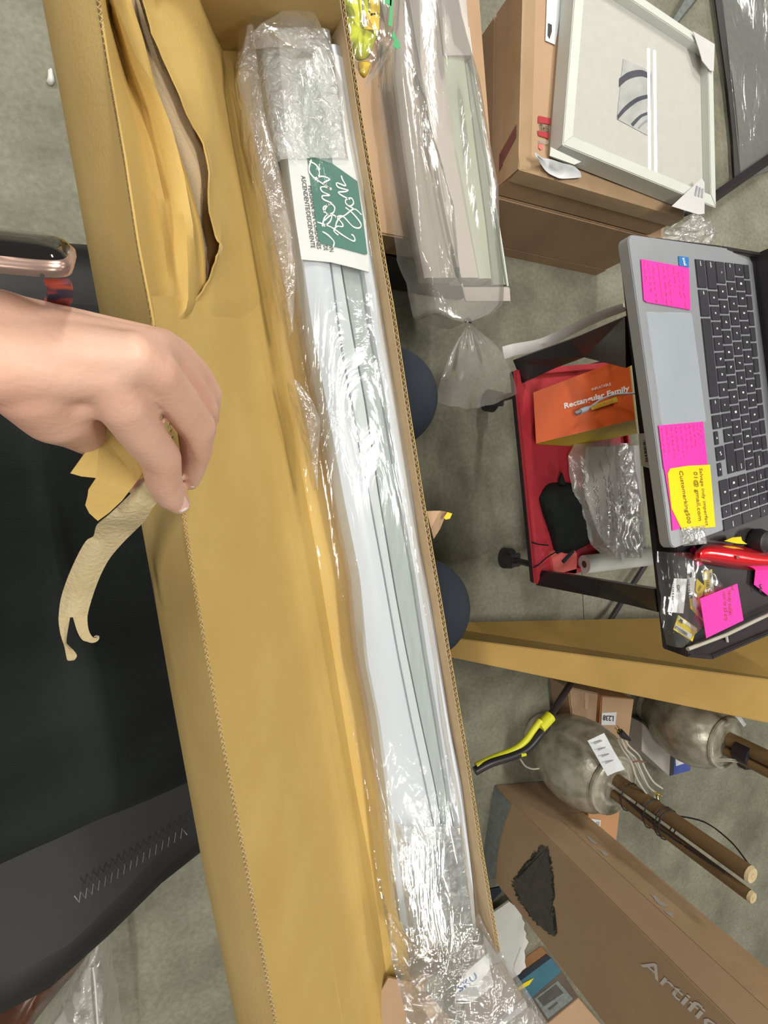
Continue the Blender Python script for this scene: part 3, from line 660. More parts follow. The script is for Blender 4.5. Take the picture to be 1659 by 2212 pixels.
# sleeve, trousers, shoes
def wcaps(l): return [(Vector(a[:3]),a[3],Vector(b[:3]),b[3]) for a,b in zip(l,l[1:])]
tc = []
k2 = P(905,1312,.53); m2 = P(560,1440,.535); h2 = P(60,1600,.545)
k1 = P(838,860,.53); m1 = P(480,960,.53); h1 = P(40,1010,.54)
tc += [(k2,.078,m2,.094),(m2,.09,h2,.10),(k1,.072,m1,.088),(m1,.086,h1,.10)]
hipc = Vector((-.34,-.13,.56)); tc += [(h2,.10,hipc+Vector((0,-.08,0)),.12),(h1,.10,hipc+Vector((0,.08,0)),.12),(hipc+Vector((0,-.08,0)),.12,hipc+Vector((0,.08,0)),.12)]
a2 = Vector((k2.x+.0,k2.y-.0,.12)); a1 = Vector((k1.x+.03,k1.y-.0,.12))
tc += [(k2,.074,Vector((k2.x-.01,k2.y,.32)),.052),(Vector((k2.x-.01,k2.y,.32)),.052,a2,.04),(k1,.07,Vector((k1.x+.01,k1.y,.32)),.052),(Vector((k1.x+.01,k1.y,.32)),.052,a1,.04)]
remesh('trousers', tc, M['navy'], person, .006, 10)
sc = [(hipc,.13,Vector((-.40,-.13,.80)),.125),(Vector((-.40,-.13,.80)),.125,Vector((-.43,-.13,1.02)),.12),(Vector((-.43,-.02,1.08)),.08,Vector((-.43,-.24,1.08)),.08),
      (Vector((-.43,.0,1.08)),.07,Vector((-.40,.12,.98)),.05),(Vector((-.40,.12,.98)),.05,Vector((-.27,.13,.95)),.042)]
remesh('shirt', sc, M['cloth'], person, .008, 8)
# loose black cloth of the long top lying over thighs and seat left of the carton
rows = []
for i in range(46):
    v = i/45; r = []
    for j in range(26):
        u = j/25
        A = P(-120, 700+1380*v, .662); B = P(400+70*v, 780+1010*v, .632)
        p = A.lerp(B,u)
        p.z += .022*math.exp(-((v-.62)/.2)**2) + .012*math.exp(-((v-.15)/.15)**2) - .012*math.exp(-((v-.36)/.12)**2) - .13*max(0,(v-.82)/.18)**2 - .04*max(0,(.08-v)/.08)
        p.z += .006*noise.noise(Vector((u*2.2,v*4,7))) + .003*noise.noise(Vector((u*5,v*9,3)))
        r.append(p)
    rows.append(r)
grid('long_top_hem', rows, M['cloth'], person, .002)
for k, a in ((k1,a1),(k2,a2)):
    prof_slab('shoe', [(a.x-.06,a.y-.035,.05),(a.x+.05,a.y-.045,.05),(a.x+.17,a.y-.04,.04),(a.x+.20,a.y,.035),(a.x+.17,a.y+.04,.04),(a.x+.05,a.y+.045,.05),(a.x-.06,a.y+.035,.05)], [(.02,.05),(.008,.035),(0,.01),(0,-.03),(.006,-.034)], M['black'], person)

# watch on the wrist
wt = thing('wristwatch', 'rose gold wristwatch with a dark rounded screen on the left wrist', 'watch', tuple(P(20,560,1.02)))
wc = P(8,556,1.016); aX = (P(60,577,1.018)-P(-40,567,1.018)).normalized()
nr = toworld(Vector((0,-.70,-.71))); nr = (nr - nr.dot(aX)*aX).normalized(); bX = nr.cross(aX).normalized()
def sq(r, h, sx, sy, k=48, e=.42):
    o = []
    for i in range(k):
        t = 2*math.pi*i/k; c, s_ = math.cos(t), math.sin(t)
        o.append(wc + aX*(math.copysign(abs(c)**e, c)*(sx+r)) + bX*(math.copysign(abs(s_)**e, s_)*(sy+r)) + nr*h)
    return o
def rings(name, R, m, parent):
    k = len(R[0]); vs = [p for r in R for p in r]; fs = [(i*k+j,i*k+(j+1)%k,(i+1)*k+(j+1)%k,(i+1)*k+j) for i in range(len(R)-1) for j in range(k)]
    fs += [tuple(range(k))[::-1], tuple(range((len(R)-1)*k,len(R)*k))]
    o = mesh(name, vs, fs, m, parent, True); o.data.set_sharp_from_angle(angle=math.radians(50)); return o
sx, sy = S(0,575,1.018,136), S(0,575,1.018,84)
rings('case', [sq(-.003,-.0015,sx,sy), sq(-.0006,-.0008,sx,sy), sq(0,.0008,sx,sy), sq(0,.0022,sx,sy), sq(-.0010,.0034,sx,sy)], M['gold'], wt)
rings('screen', [sq(-.0010,.0034,sx,sy), sq(-.0018,.0045,sx,sy), sq(-.004,.0055,sx,sy), sq(-.009,.006,sx,sy)], M['glassk'], wt)
tube('microphone_hole', [P(90,595,1.0235),P(92,595,1.0238)], .0005, M['ink'], wt, 8)
grid('strap', [[P(x+dx+4,y+6,z) for dx in (-56,-28,0)] for x,y,z in ((146,596,1.010),(152,608,1.004),(153,622,.997),(150,636,.99),(140,650,.983))], M['strap'], wt, .0015)

# ================================================================== boxes at the top right
def prism(name, A, B, C_, z0, z1, m, parent, bev=.003):
    A, B, C_ = Vector(A), Vector(B), Vector(C_); D = A+(C_-B)
    q = [A,B,C_,D]; return hexa(name, [Vector((p.x,p.y,z0)) for p in q], [Vector((p.x,p.y,z1)) for p in q], m, parent, bev)
cb = thing('cardboard_box', 'large taped cardboard box carrying the white picture frame', 'box', (1.0,.8,.23))
T = P(1120,366,.325); Tb = P(1476,471,.325); Tt = P(1131,-60,.325)
prism('carton_body', Tt, T, Tb, .232, .325, M['card'], cb)
cz = thing('cardboard_box', 'big brown cardboard box underneath the taped box with the picture frame', 'box', (1.0,.8,0))
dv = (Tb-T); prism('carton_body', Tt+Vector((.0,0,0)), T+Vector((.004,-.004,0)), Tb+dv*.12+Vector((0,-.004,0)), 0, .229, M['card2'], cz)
slab('seam_tape', [P(1108,560,.0)*0+Vector((T.x+.0,T.y-.0055,.04)), Vector((Tb.x+dv.x*.12,Tb.y+dv.y*.12-.0055,.04)), Vector((Tb.x+dv.x*.12,Tb.y+dv.y*.12-.0055,.001)), Vector((T.x,T.y-.0055,.001))], M['card2'], cz, .0006)
# shiny tape round the near edge of the top box
tps = [T+dv*t for t in [i/14 for i in range(15)]]
grid('tape', [[p+Vector((0,.03+.004*noise.noise(p*30),.0015)), p+Vector((0,.010,.0025+.001*noise.noise(p*60))), p+Vector((-.0,-.0015,.001)), p+Vector((0,-.0035,-.012)), p+Vector((0,-.004,-.035))] for p in tps], M['tape'], cb, .0003)
lv = (Tt-T)
grid('tape', [[(T+lv*t)+Vector((.03,0,.0015)), (T+lv*t)+Vector((.008,0,.0022)), (T+lv*t)+Vector((-.0018,0,.0008)), (T+lv*t)+Vector((-.003,0,-.05))] for t in [i/12 for i in range(13)]], M['tape'], cb, .0003)
# red box printing
zt = .3268
pslab('printing', [(1163,250),(1190,256),(1189,269),(1162,265)], zt, M['redink'], cb, .0003)
pslab('printing', [(1161,282),(1187,287),(1185,300),(1163,293)], zt, M['redink'], cb, .0003)
text('lettering', 'THIS', amap(P(1165,281,zt+.001),P(1186,286,zt+.001),P(1165,268,zt+.001)), M['ink'], cb, .0004, 0, .02)
pslab('printing', [(1164,311),(1172,311),(1173,320),(1168,324),(1163,319)], zt, M['salmon'], cb, .0003)
text('lettering', 'SIDE UP', amap(P(1164,309,zt+.001),P(1185,313,zt+.001),P(1164,302,zt+.001)), M['inkg'], cb, .0004, 0, .02)
def onleft(pts):        # marks on the left side of the top box: (t along edge in px y, depth z)
    return [Vector(((T+lv*((366-y)/(366+60))).x-.0035, (T+lv*((366-y)/426)).y, z)) for y, z in pts]
slab('printing', onleft([(262,.318),(290,.318),(330,.262),(292,.262)]), M['maroon'], cb, .0003)
pslab('shipping_label', [(1182,-30),(1222,-30),(1199,97),(1178,88)], .3272, M['whitep'], cb, .0003)
pslab('marker_blot', [(1184,50),(1192,54),(1192,68),(1187,84),(1183,76)], .3280, M['ink'], cb, .0003)
lz = thing('torn_label', 'torn crumpled white paper label under the near corner of the picture frame', 'paper', tuple(P(1195,355,.33)))
la = smoothpts([Vector(q) for q in ((1155,328,.350),(1172,341,.338),(1190,344,.334),(1215,352,.334),(1240,359,.334),(1254,372,.334))],4)
lbm = smoothpts([Vector(q) for q in ((1157,337,.348),(1168,354,.338),(1180,370,.334),(1196,380,.334),(1216,386,.336),(1256,383,.334))],4)
rows = [[P(*(a.lerp(b,t)+Vector((0,0,.004*noise.noise(Vector((k*.5,t*3,2))))))) for t in (0,.2,.4,.6,.8,1)] for k,(a,b) in enumerate(zip(la,lbm))]
grid('label', rows, M['whitep'], lz, .0004)

fr = thing('picture_frame', 'white square picture frame with glass and pale corner guards lying on the taped box', 'picture frame', tuple(P(1360,230,.34)))
FB = [Vector((p.x,p.y,.37)) for p in (P(1187,338,.331),P(1513,466,.331),P(1541,97,.37),P(1218,-60,.331))]
fc = sum(FB, Vector())/4
def insq(q, d):
    out = []
    for i in range(4):
        p = q[i]; a = (q[(i+1)%4]-p).normalized(); b = (q[i-1]-p).normalized(); out.append(p+(a+b)*d)
    return out
Bz = lambda q, z: [Vector((p.x,p.y,z)) for p in q]
fi = insq(FB, .022); fo0 = insq(FB,.003)
names = 4
for i in range(4):
    j = (i+1)%4
    hexa('moulding', Bz([FB[i],FB[j],fi[j],fi[i]],.3285), [FB[i]+Vector((0,0,-.001)),FB[j]+Vector((0,0,-.001)),fi[j]+Vector((0,0,.002)),fi[i]+Vector((0,0,.002))], M['frame'], fr, .0015)
mb = slab('mat_board', Bz(insq(FB,.021),.352), M['matb'], fr, .0015)
gq = Bz(insq(FB,.0215),.362); g_ = mesh('glass', gq, [(0,1,2,3)], M['glass'], fr)
def fp(x, y, z): return P(900+x/2.186, y/2.186, z)
zA = .3542
slab('artwork', [fp(975,278,zA),fp(1110,340,zA),fp(1110,430,zA),fp(1100,560,zA),fp(1090,640,zA),fp(945,562,zA)], M['art'], mb, .0004)
def arcs(name, out, inn, m): 
    q = smoothpts([Vector((a[0],a[1],0)) for a in out],5); r = smoothpts([Vector((a[0],a[1],0)) for a in inn],5)
    grid(name, [[fp(a.x,a.y,zA+.0009), fp(b.x,b.y,zA+.0009)] for a,b in zip(q,r)], m, mb, .0002, False)
arcs('art_arc', [(958,370),(1000,340),(1060,330),(1105,352)], [(957,410),(1000,375),(1060,360),(1105,375)], M['artd'])
arcs('art_arc', [(948,545),(985,500),(1040,460),(1098,445)], [(950,565),(990,522),(1045,480),(1098,462)], M['artd'])
arcs('art_arc', [(1012,585),(1035,560),(1060,540),(1090,528)], [(1022,598),(1045,572),(1066,552),(1090,542)], M['artd'])
arcs('art_arc', [(1045,603),(1060,585),(1078,570),(1096,562)], [(1050,610),(1066,594),(1082,580),(1096,573)], M['inkg'])
zg = .3745
pslab('corner_guard', [(1496,68),(1543,96),(1541,155),(1533,153),(1516,132),(1510,110)], zg, M['guard'], fr, .001)
pslab('corner_guard', [(1450,446),(1515,385),(1521,395),(1521,462),(1508,464)], zg, M['guard'], fr, .001)
pslab('corner_guard', [(1189,318),(1203,325),(1255,350),(1240,356),(1187,337)], zg-.001, M['frame'], fr, .0008)
for k in range(3): pslab('fine_print', [(1500+k*7,422+k*2),(1504+k*7,424+k*2),(1508+k*6,402+k*3),(1504+k*6,401+k*3)], zg+.0016, M['inkg'], fr, .0002)

# dark tote, flat box on it, package in a plastic bag
tt = thing('storage_tote', 'dark tote standing on the floor below the flat brown box', 'tote', (.55,.8,0))
F0 = P(835,550,.19)
prism('tote_body', (.30,1.5,0), (.36,F0.y+.01,0), (.745,F0.y-.02,0), 0, .188, M['tote'], tt, .01)
cd = thing('cardboard_box', 'flat plain cardboard box with the bagged board lying on it', 'box', (.5,.9,.19))
prism('carton_body', (.27,1.6,0), (.32,F0.y+.008,0), (.677,F0.y-.012,0), .19, .268, M['card'], cd)
pk = thing('bagged_board', 'long pale boards sealed in a clear plastic bag knotted at its lower end', 'package', tuple(P(1000,300,.30)))
def zp4(x, y): return (690+x/3.77, y/3.77)
# side band (taupe tray), green boards, end block
bar('tray', [(800,-120),(836,60),(868,300),(890,450),(918,600)], [(870,-120),(890,30),(940,330),(970,480),(1000,625)], .275, .305, -120, 622, M['pkgrey'], pk, 0)
bar('board', [(872,-120),(890,30),(940,330),(970,480),(1000,625)], [(930,-120),(948,30),(985,330),(1012,480),(1040,620)], .275, .318, -120, 620, M['pkwhite'], pk, .001)
bar('board', [(916,120),(985,330),(1012,480),(1036,612)], [(1004,120),(1030,330),(1050,480),(1064,612)], .276, .316, 122, 612, M['pkgreen'], pk, .002)
bar('board', [(1004,135),(1030,330),(1050,480),(1064,612)], [(1022,135),(1062,400),(1082,520),(1098,622)], .276, .312, 135, 618, M['dgreen'], pk, .001)
bar('board', [(932,-120),(950,30),(960,110),(962,122)], [(1000,-120),(1012,30),(1020,110),(1022,132)], .276, .322, -120, 124, M['pkwhite'], pk, .001)
tube('edge_trim', smoothpts([P(884,-10,.322),P(905,120,.322),P(925,230,.322),P(955,420,.322),P(985,560,.321),P(999,620,.32)],5), .0018, M['frame'], pk, 6)
tube('edge_trim', smoothpts([P(1012,60,.322),P(1022,142,.322),P(1040,260,.32),P(1066,420,.318),P(1084,530,.318),P(1097,618,.317)],5), .0018, M['frame'], pk, 6)
hexa('end_block', [P(1000,623,.275),P(1102,623,.275),P(1100,652,.275),P(1004,652,.275)], [P(998,620,.315),P(1100,620,.315),P(1103,651,.315),P(1006,651,.315)], M['pkgrey'], pk, .001)
tube('grip', smoothpts([P(988,578,.327),P(990,595,.327),P(998,612,.327)],4), .004, M['black'], pk, 8)
bA = [(848,-120),(838,60),(838,170),(858,330),(872,440),(880,540),(903,590),(905,620),(918,670),(975,694),(1008,698)]
bB = [(985,-120),(1018,30),(1062,170),(1078,260),(1104,400),(1108,520),(1113,620),(1110,655),(1082,678),(1045,690),(1014,698)]
film_sheet('plastic_bag', [(a,b) for a,b in bA], [(a,b) for a,b in bB], -120, 697, .338, .004, .003, M['film_d'], pk, 150, 26, (20,4), 31, .05)
film_sheet('bag_fold', [(880,150),(905,330),(925,450),(950,600)], [(905,150),(950,330),(985,450),(1000,600)], 150, 600, .345, .002, .006, M['film'], pk, 60, 8, (30,8), 41, .012)
tube('knot', smoothpts([P(1004,694,.325),P(1011,690,.33),P(1017,696,.325)],3), .0035, M['black'], pk, 8)
tl = []
for i in range(22):
    v = i/21; r = []
    for j in range(22):
        u = j/21; a0 = Vector((1010,698)).lerp(Vector((940,868)), v) + Vector((-10*math.sin(math.pi*v),0)); a1 = Vector((1014,698)).lerp(Vector((1118,850)), v)+Vector((18*math.sin(math.pi*v),-12*math.sin(math.pi*v)))
        q = a0.lerp(a1,u); q.y += 22*math.sin(math.pi*u)*v**2 + (5*noise.noise(Vector((u*9,v,1))) if i == 21 else 0)
        r.append(P(q.x,q.y,.315-.02*v+.016*v*(noise.noise(Vector((u*5,v*2,4)))) + .004*math.sin(u*26)*(1-v)))
    tl.append(r)
grid('bag_tail', tl, M['film_d'], pk, 0)
# second clear bag with a bright yellow-green item at the top edge
bg = thing('clear_bag', 'clear plastic bag with green print holding a bright yellow-green item at the top', 'bag', tuple(P(780,60,.52)))
film_sheet('plastic_bag', [(690,-120),(700,0),(708,60),(735,110),(770,175)], [(880,-120),(868,0),(866,60),(860,100),(790,176)], -120, 168, .60, .004, .006, M['film'], bg, 50, 22, (40,20), 51, .02)
for pts in (((831,-12),(846,0),(845,14),(840,10),(831,8)),((843,-20),(849,0),(847,38),(846,58),(838,55),(841,38)),((849,66),(855,80),(862,92),(865,102),(857,106),(849,100),(852,88),(846,80))):
    pslab('green_print', pts, .6115, M['greenpr'], bg, .0003)
hv = thing('yellow_vest', 'bright yellow-green folded vest with a zip inside the clear bag', 'vest', tuple(P(790,60,.5)))
def puff(name, pts, z, h, m, parent, nr=7, seed=0, wr=.0, sub=4):
    q = smoothpts([Vector((a,b,0)) for a,b in pts]+[Vector((pts[0][0],pts[0][1],0))], sub)[:-1]; c = sum(q, Vector())/len(q); R = [[P(p.x,p.y,z-h*.0) for p in q]]
    for i in range(1, nr+1):
        t = i/nr; sc_ = math.cos(t*math.pi/2*.97); hh = h*math.sin(t*math.pi/2)
        R.append([P(c.x+(p.x-c.x)*sc_, c.y+(p.y-c.y)*sc_, z+hh+ wr*noise.noise(Vector((p.x*.06*sc_,p.y*.06*sc_,seed+t*2)))) for p in q])
    k = len(q); vs = [p for r in R for p in r]; fs = [(i*k+j,i*k+(j+1)%k,(i+1)*k+(j+1)%k,(i+1)*k+j) for i in range(len(R)-1) for j in range(k)]
    fs += [tuple(range(k))[::-1], tuple(range((len(R)-1)*k,len(R)*k))]
    bm = bmesh.new(); vv = [bm.verts.new(v) for v in vs]
    for f in fs: bm.faces.new([vv[i] for i in f])
    bmesh.ops.recalc_face_normals(bm, faces=bm.faces); o = from_bm(name, bm, m, parent, True); return o
puff('fabric', [(742,-60),(820,-60),(820,10),(819,68),(812,84),(805,105),(795,125),(775,132),(765,122),(758,98),(749,106),(741,104),(748,60),(750,30),(744,0)], .545, .02, M['hivis'], hv, 5, 1, .006, 3)
puff('side_strap', [(700,-50),(745,-50),(744,10),(730,35),(725,68),(716,60),(708,35),(702,10)], .54, .01, M['hivis'], hv, 4, 2, .004, 3)
pslab('yellow_patch', [(786,30),(819,30),(818,66),(785,64)], .5665, M['hiyel'], hv, .001)
pslab('yellow_patch', [(798,-20),(820,-20),(820,30),(800,36)], .5665, M['hiyel'], hv, .001)
tube('zip', [P(783,-40,.569),P(784,25,.569),P(784,60,.568)], .0012, M['inkg'], hv, 6)
puff('tip', [(774,134),(790,132),(801,137),(798,150),(790,166),(784,168),(776,158),(773,145)], .548, .008, M['hiyel'], hv, 4, 3, .001, 3)
puff('dark_lining', [(722,20),(748,15),(750,55),(745,100),(741,104),(728,75),(724,50)], .53, .008, M['navy'], hv, 4, 4, .002, 3)
# dark pole, wire frame with plastic, scraps at the top right
po = thing('dark_pole', 'dark flat strap-like pole on the floor behind the picture frame', 'pole', tuple(P(1480,20,.0)))
hexa('pole_body', [P(1445,55,.0),P(1465,50,.0),P(1530,-30,.0),P(1500,-35,.0)], [P(1447,52,.03),P(1463,49,.03),P(1525,-30,.03),P(1498,-33,.03)], M['slate'], po)
mf = thing('metal_frame', 'dark metal frame with a cloudy plastic cover standing beyond the picture frame', 'frame', tuple(P(1600,250,0)))
pz = [(1545,-40,.02),(1560,70,.02),(1578,200,.02),(1588,300,.02),(1592,385,.02)]
tube('frame_bar', [P(*q) for q in pz], .012, M['blackm'], mf, 4, False)
tube('frame_bar', [P(1480,470,.05),P(1530,435,.05),P(1659,345,.05),P(1760,275,.05)], .016, M['blackm'], mf, 4, False)
rows = [[P(1556+45*v+ (1800-1556)*u, -60+450*v - 90*u*v, .03+.010*noise.noise(Vector((u*3,v*4,2)))) for u in [j/20 for j in range(21)]] for v in [i/30 for i in range(31)]]
grid('plastic_cover', rows, M['film_d'], mf, 0)
rows = [[P(1548+40*v+(1820-1548)*u, -60+455*v-95*u*v, .004) for u in (0,.5,1)] for v in (0,.5,1)]
grid('dark_panel', rows, M['slate'], mf, .004)
ps = thing('plastic_scrap', 'crumpled clear plastic scrap at the far corner of the big cardboard box', 'plastic', tuple(P(1490,500,.2)))
film_sheet('crumple', [(1478,470),(1440,500),(1432,530)], [(1500,462),(1562,500),(1540,530)], 466, 535, .235, .006, .012, M['film_b'], ps, 24, 24, (40,40), 61, .01)
fs_ = thing('foam_scrap', 'small white scrap lying on the concrete left of the carton', 'scrap', tuple(P(108,165,0)))
puff('scrap', [(103,150),(111,146),(116,160),(118,178),(110,186),(100,178),(102,168)], .0, .012, M['foam'], fs_, 4, 9, .004, 3)
wt2 = thing('white_strap', 'pale flat strap running behind the upper left leg of the cart', 'strap', tuple(P(1200,720,.2)))
qs = [(1085,762,.25),(1108,755,.25),(1160,745,.28),(1200,728,.32),(1260,698,.42),(1300,680,.5),(1345,664,.58)]
grid('strap', dens([[P(x,y-13+4*(i/6),z) , P(x+2,y,z+.004), P(x+5,y+14-5*(i/6),z)] for i,(x,y,z) in enumerate(qs)],4), M['guard'], wt2, .002)

# ================================================================== cart
ct = thing('rolling_cart', 'black rolling cart with a tray top and a red lower shelf tray', 'cart', (.72,-.04,0))
TZ = .752
tq = [Vector((p.x,p.y,TZ)) for p in (P(1338,562,.715),P(1360,541,.715),P(1500,556,.715),P(2050,640,.715),P(2050,1120,.715),P(1659,1335,.715),P(1484,1406,.715),P(1430,1400,.715))]
hexa('tray_top', [p+Vector((0,0,-.03)) for p in tq], [p+Vector((0,0,-.006)) for p in tq], M['blackm'], ct, .002)
q2 = tq+[tq[0]]
for a, b in zip(q2, q2[1:]):
    d = (b-a).normalized(); s_ = Vector((d.y,-d.x,0)); cc = sum(tq,Vector())/len(tq)
    if (cc-a).dot(s_) < 0: s_ = -s_
    wd = .016 if (a-tq[-1]).length < 1e-6 else .006
    hexa('tray_rim', [a+Vector((0,0,-.037)), b+Vector((0,0,-.037)), b+s_*wd+Vector((0,0,-.037)), a+s_*wd+Vector((0,0,-.037))], [a,b,b+s_*wd,a+s_*wd], M['blackm'], ct, .0015)
slab('leg', [P(1108,778,.3),P(1230,735,.5),P(1350,684,.708),P(1352,795,.708),P(1262,772,.52),P(1200,795,.42),P(1128,828,.3)], M['blackm'], ct, .018)
slab('leg', [P(1170,1232,.3),P(1290,1252,.5),P(1410,1272,.708),P(1420,1322,.708),P(1290,1290,.5),P(1158,1264,.3)], M['blackm'], ct, .018)
ZR = .3
sa, sb = P(1113,800,ZR), P(1158,1262,ZR); ex = Vector(((sb-sa).y*-1,(sb-sa).x,0)).normalized()
if ex.x < 0: ex = -ex
sc_, sd = sb+ex*.34, sa+ex*.30
for q in (sc_, sd): tube('leg', [Vector((q.x,q.y,.06)), Vector((q.x-.02,q.y,.715))], .012, M['blackm'], ct, 4, False)
hexa('shelf', Bz([sa,sd,sc_,sb],.278), Bz([sa,sd,sc_,sb],.29), M['blackm'], ct, .002)
def caster(p, tail=None):
    w_ = tube('caster', [p+Vector((-.011,.002,0)), p+Vector((.011,-.002,0))], .030, M['caster'], ct, 24)
    hexa('caster_fork', [p+Vector((-.017,-.014,.0)),p+Vector((.017,-.014,.0)),p+Vector((.017,.014,.0)),p+Vector((-.017,.014,.0))],[p+Vector((-.018,-.02,.04)),p+Vector((.018,-.02,.04)),p+Vector((.018,.02,.04)),p+Vector((-.018,.02,.04))], M['blackm'], ct, .003)
    tube('caster_stem', [p+Vector((0,0,.035)), Vector((p.x-.0,p.y,.28))], .009, M['blackm'], ct, 8)
caster(Vector((sb.x+.12,sb.y+.0,.031))); caster(Vector((sa.x+.12,sa.y-.03,.031))); caster(Vector((sc_.x-.03,sc_.y+.03,.031))); caster(Vector((sd.x-.03,sd.y-.03,.031)))
rt = thing('red_tray', 'shallow red tray filling the lower shelf of the black cart', 'tray', (sa+sb)/2)
rq = [sa,sd,sc_,sb]; rc = sum(rq,Vector())/4
hexa('tray_base', Bz(rq,.2915), Bz(rq,.2955), M['redtray'], rt, .001)
for i in range(4):
    a, b = rq[i], rq[(i+1)%4]; ai = a+(rc-a).normalized()*.016; bi = b+(rc-b).normalized()*.016
    hexa('tray_rim', Bz([a,b,bi,ai],.2955), Bz([a,b,bi,ai],.306), M['redtray'], rt, .0015)
ob = thing('toy_box', 'bright orange box printed Rectangular Family, tilted in the red tray', 'box', tuple(P(1250,880,.3)))
oq = [P(1152,848,.395),P(1357,770,.50),P(1372,906,.50),P(1158,958,.395)]
ob_b = [P(1160,858,.300),P(1362,785,.36),P(1377,936,.39),P(1238,964,.305),P(1160,960,.300)]
bm = bmesh.new(); vv = [bm.verts.new(p) for p in oq+ob_b]
for f in ((0,1,2,3),(0,4,5,1),(1,5,6,2),(2,6,7,3),(3,7,8),(3,8,4,0),(4,8,7,6,5)): bm.faces.new([vv[i] for i in f])
bmesh.ops.recalc_face_normals(bm, faces=bm.faces); from_bm('carton_body', bm, M['boxyel'], ob)
on = (oq[1]-oq[0]).cross(oq[3]-oq[0]).normalized(); on = on if on.z > 0 else -on
of = [p+on*.0008 for p in oq]; slab('orange_face', of, M['orange'], ob, .0006)
def ofm(px, py, h=.002):
    r = toworld(((px-CX)/F,(py-CY)/F,1)); o = Vector((0,0,H)); t = (oq[0]+on*h-o).dot(on)/r.dot(on); return o+r*t
def otext(s_, a, b, hp, m, bold=0, shear=0):
    text('lettering', s_, amap(ofm(*a),ofm(*b),ofm(*hp)), m, ob, .0002, shear, bold)
def zq(x, y): return (1040+x/3.567, 680+y/3.567)
otext('Rectangular Family', zq(640,722), zq(1142,582), zq(636,682), M['inkw'], .03)
otext('INFLATABLE', zq(853,586), zq(1000,541), zq(848,566), M['inkw'], .0)
slab('yellow_banner', [ofm(*zq(835,705),.0016),ofm(*zq(1040,632),.0016),ofm(*zq(1052,668),.0016),ofm(*zq(850,735),.0016)], M['boxyel'], ob, .0003)
otext('LOUNGE', zq(870,722), zq(1020,672), zq(865,702), M['orange'])
cbl = thing('usb_cable', 'white cable with metal USB plug hanging over the orange box', 'cable', tuple(P(1250,890,.45)))
def oz(px): return .395+.105*(px-1152)/205
cp = [(1410,847,.56),(1364,850,.525),(1330,852,.505),(1300,862,.488),(1283,874,.48),(1270,881,.475)]
tube('cord', smoothpts([P(*q) for q in cp],6), .0019, M['white'], cbl, 8)
tube('plug', [P(1273,880,.474),P(1266,884,.472),P(1254,889,.470)], [.003,.0055,.0055], M['white'], cbl, 8)
tube('metal_plug', [P(1254,889,.470),P(1243,894,.468)], .0042, M['alu'], cbl, 4, False)
pm = thing('poly_mailer', 'clear bubble mailer with dark warning text in the red tray', 'mailer', tuple(P(1320,1080,.32)))
film_sheet('mailer_film', [(1255,958),(1240,985),(1250,1060),(1268,1120),(1290,1180),(1320,1206)], [(1380,952),(1385,1000),(1398,1080),(1402,1150),(1398,1206)], 958, 1204, .345, .012, .003, M['film_b'], pm, 60, 36, (40,25), 71, .02)
pslab('inner_sheet', [(1265,965),(1378,962),(1396,1195),(1325,1195),(1290,1150),(1262,1070)], .325, M['guard'], pm, .002)
for k,(x0,y0,x1,y1) in enumerate(((1278,1022,1288,1140),(1284,1034,1296,1146),(1303,1028,1314,1142),(1311,1030,1322,1146),(1317,1040,1328,1130),(1335,1050,1346,1120))):
    m_ = amap(P(x0,y0,.37),P(x1,y1,.37),P(x0+6,y0,.37))
    stroke('warning_text', scribble([(0,1,.4,.35)], k), .0011, m_, M['ink'], pm, .001)
rl = thing('paper_roll', 'white paper roll with a hollow dark core lying in the red tray', 'roll', tuple(P(1300,1222,.31)))
def pipe(name, a, b, ro, ri, m, mc, parent, seg=28):
    a, b = Vector(a), Vector(b); d = (b-a).normalized(); s_ = d.cross(Vector((0,0,1))).normalized(); t = s_.cross(d)
    R = [(a,ri*.98,.02),(a,ri,0),(a,ro,0),(b,ro,0),(b,ri,0)]
    vs = []; 
    for c, r, o in R:
        for k in range(seg): an = 2*math.pi*k/seg; vs.append(c+(s_*math.cos(an)+t*math.sin(an))*r + (d*o if o else Vector()))
    fs = [(i*seg+k,i*seg+(k+1)%seg,(i+1)*seg+(k+1)%seg,(i+1)*seg+k) for i in range(1,len(R)-1) for k in range(seg)]
    o = mesh(name, vs, fs, m, parent, True); o.data.set_sharp_from_angle(angle=math.radians(50))
    tube('core', [a+d*.001, b-d*.001], ri*1.0, mc, parent, seg); return o
pipe('roll_paper', P(1262,1219,.318), P(1425,1200,.345), .0215, .0085, M['foam'], M['maroon'], rl)
pslab('roll_tape', [(1340,1194),(1347,1194),(1350,1212),(1344,1220)], .356, M['whitep'], rl, .0004)
sb_ = thing('salmon_block', 'flat salmon-red card between the black pouch and the paper roll', 'card', tuple(P(1215,1215,.3)))
pbox('card', [(1190,1192),(1232,1176),(1247,1196),(1246,1240),(1197,1235)], .2956, .306, M['salmon'], sb_, .001)
pc = thing('black_pouch', 'small black drawstring pouch lying in the red tray', 'pouch', tuple(P(1225,1110,.3)))
puff('pouch', [(1164,1078),(1178,1050),(1202,1042),(1240,1046),(1262,1070),(1272,1098),(1284,1130),(1288,1160),(1262,1180),(1228,1196),(1212,1194),(1200,1196),(1186,1150),(1172,1110)], .297, .045, M['cloth'], pc, 9, 4, .010, 3)
puff('gathered_top', [(1206,1046),(1208,1030),(1213,1020),(1218,1032),(1222,1048)], .318, .012, M['cloth'], pc, 4, 6, .004, 3)
tube('drawstring', smoothpts([P(1205,1190,.32),P(1180,1205,.315),P(1166,1218,.31),P(1152,1226,.31)],4), .0016, M['cloth'], pc, 6)
tube('drawstring', smoothpts([P(1148,1172,.312),P(1165,1176,.318),P(1185,1178,.322)],4), .0016, M['cloth'], pc, 6)
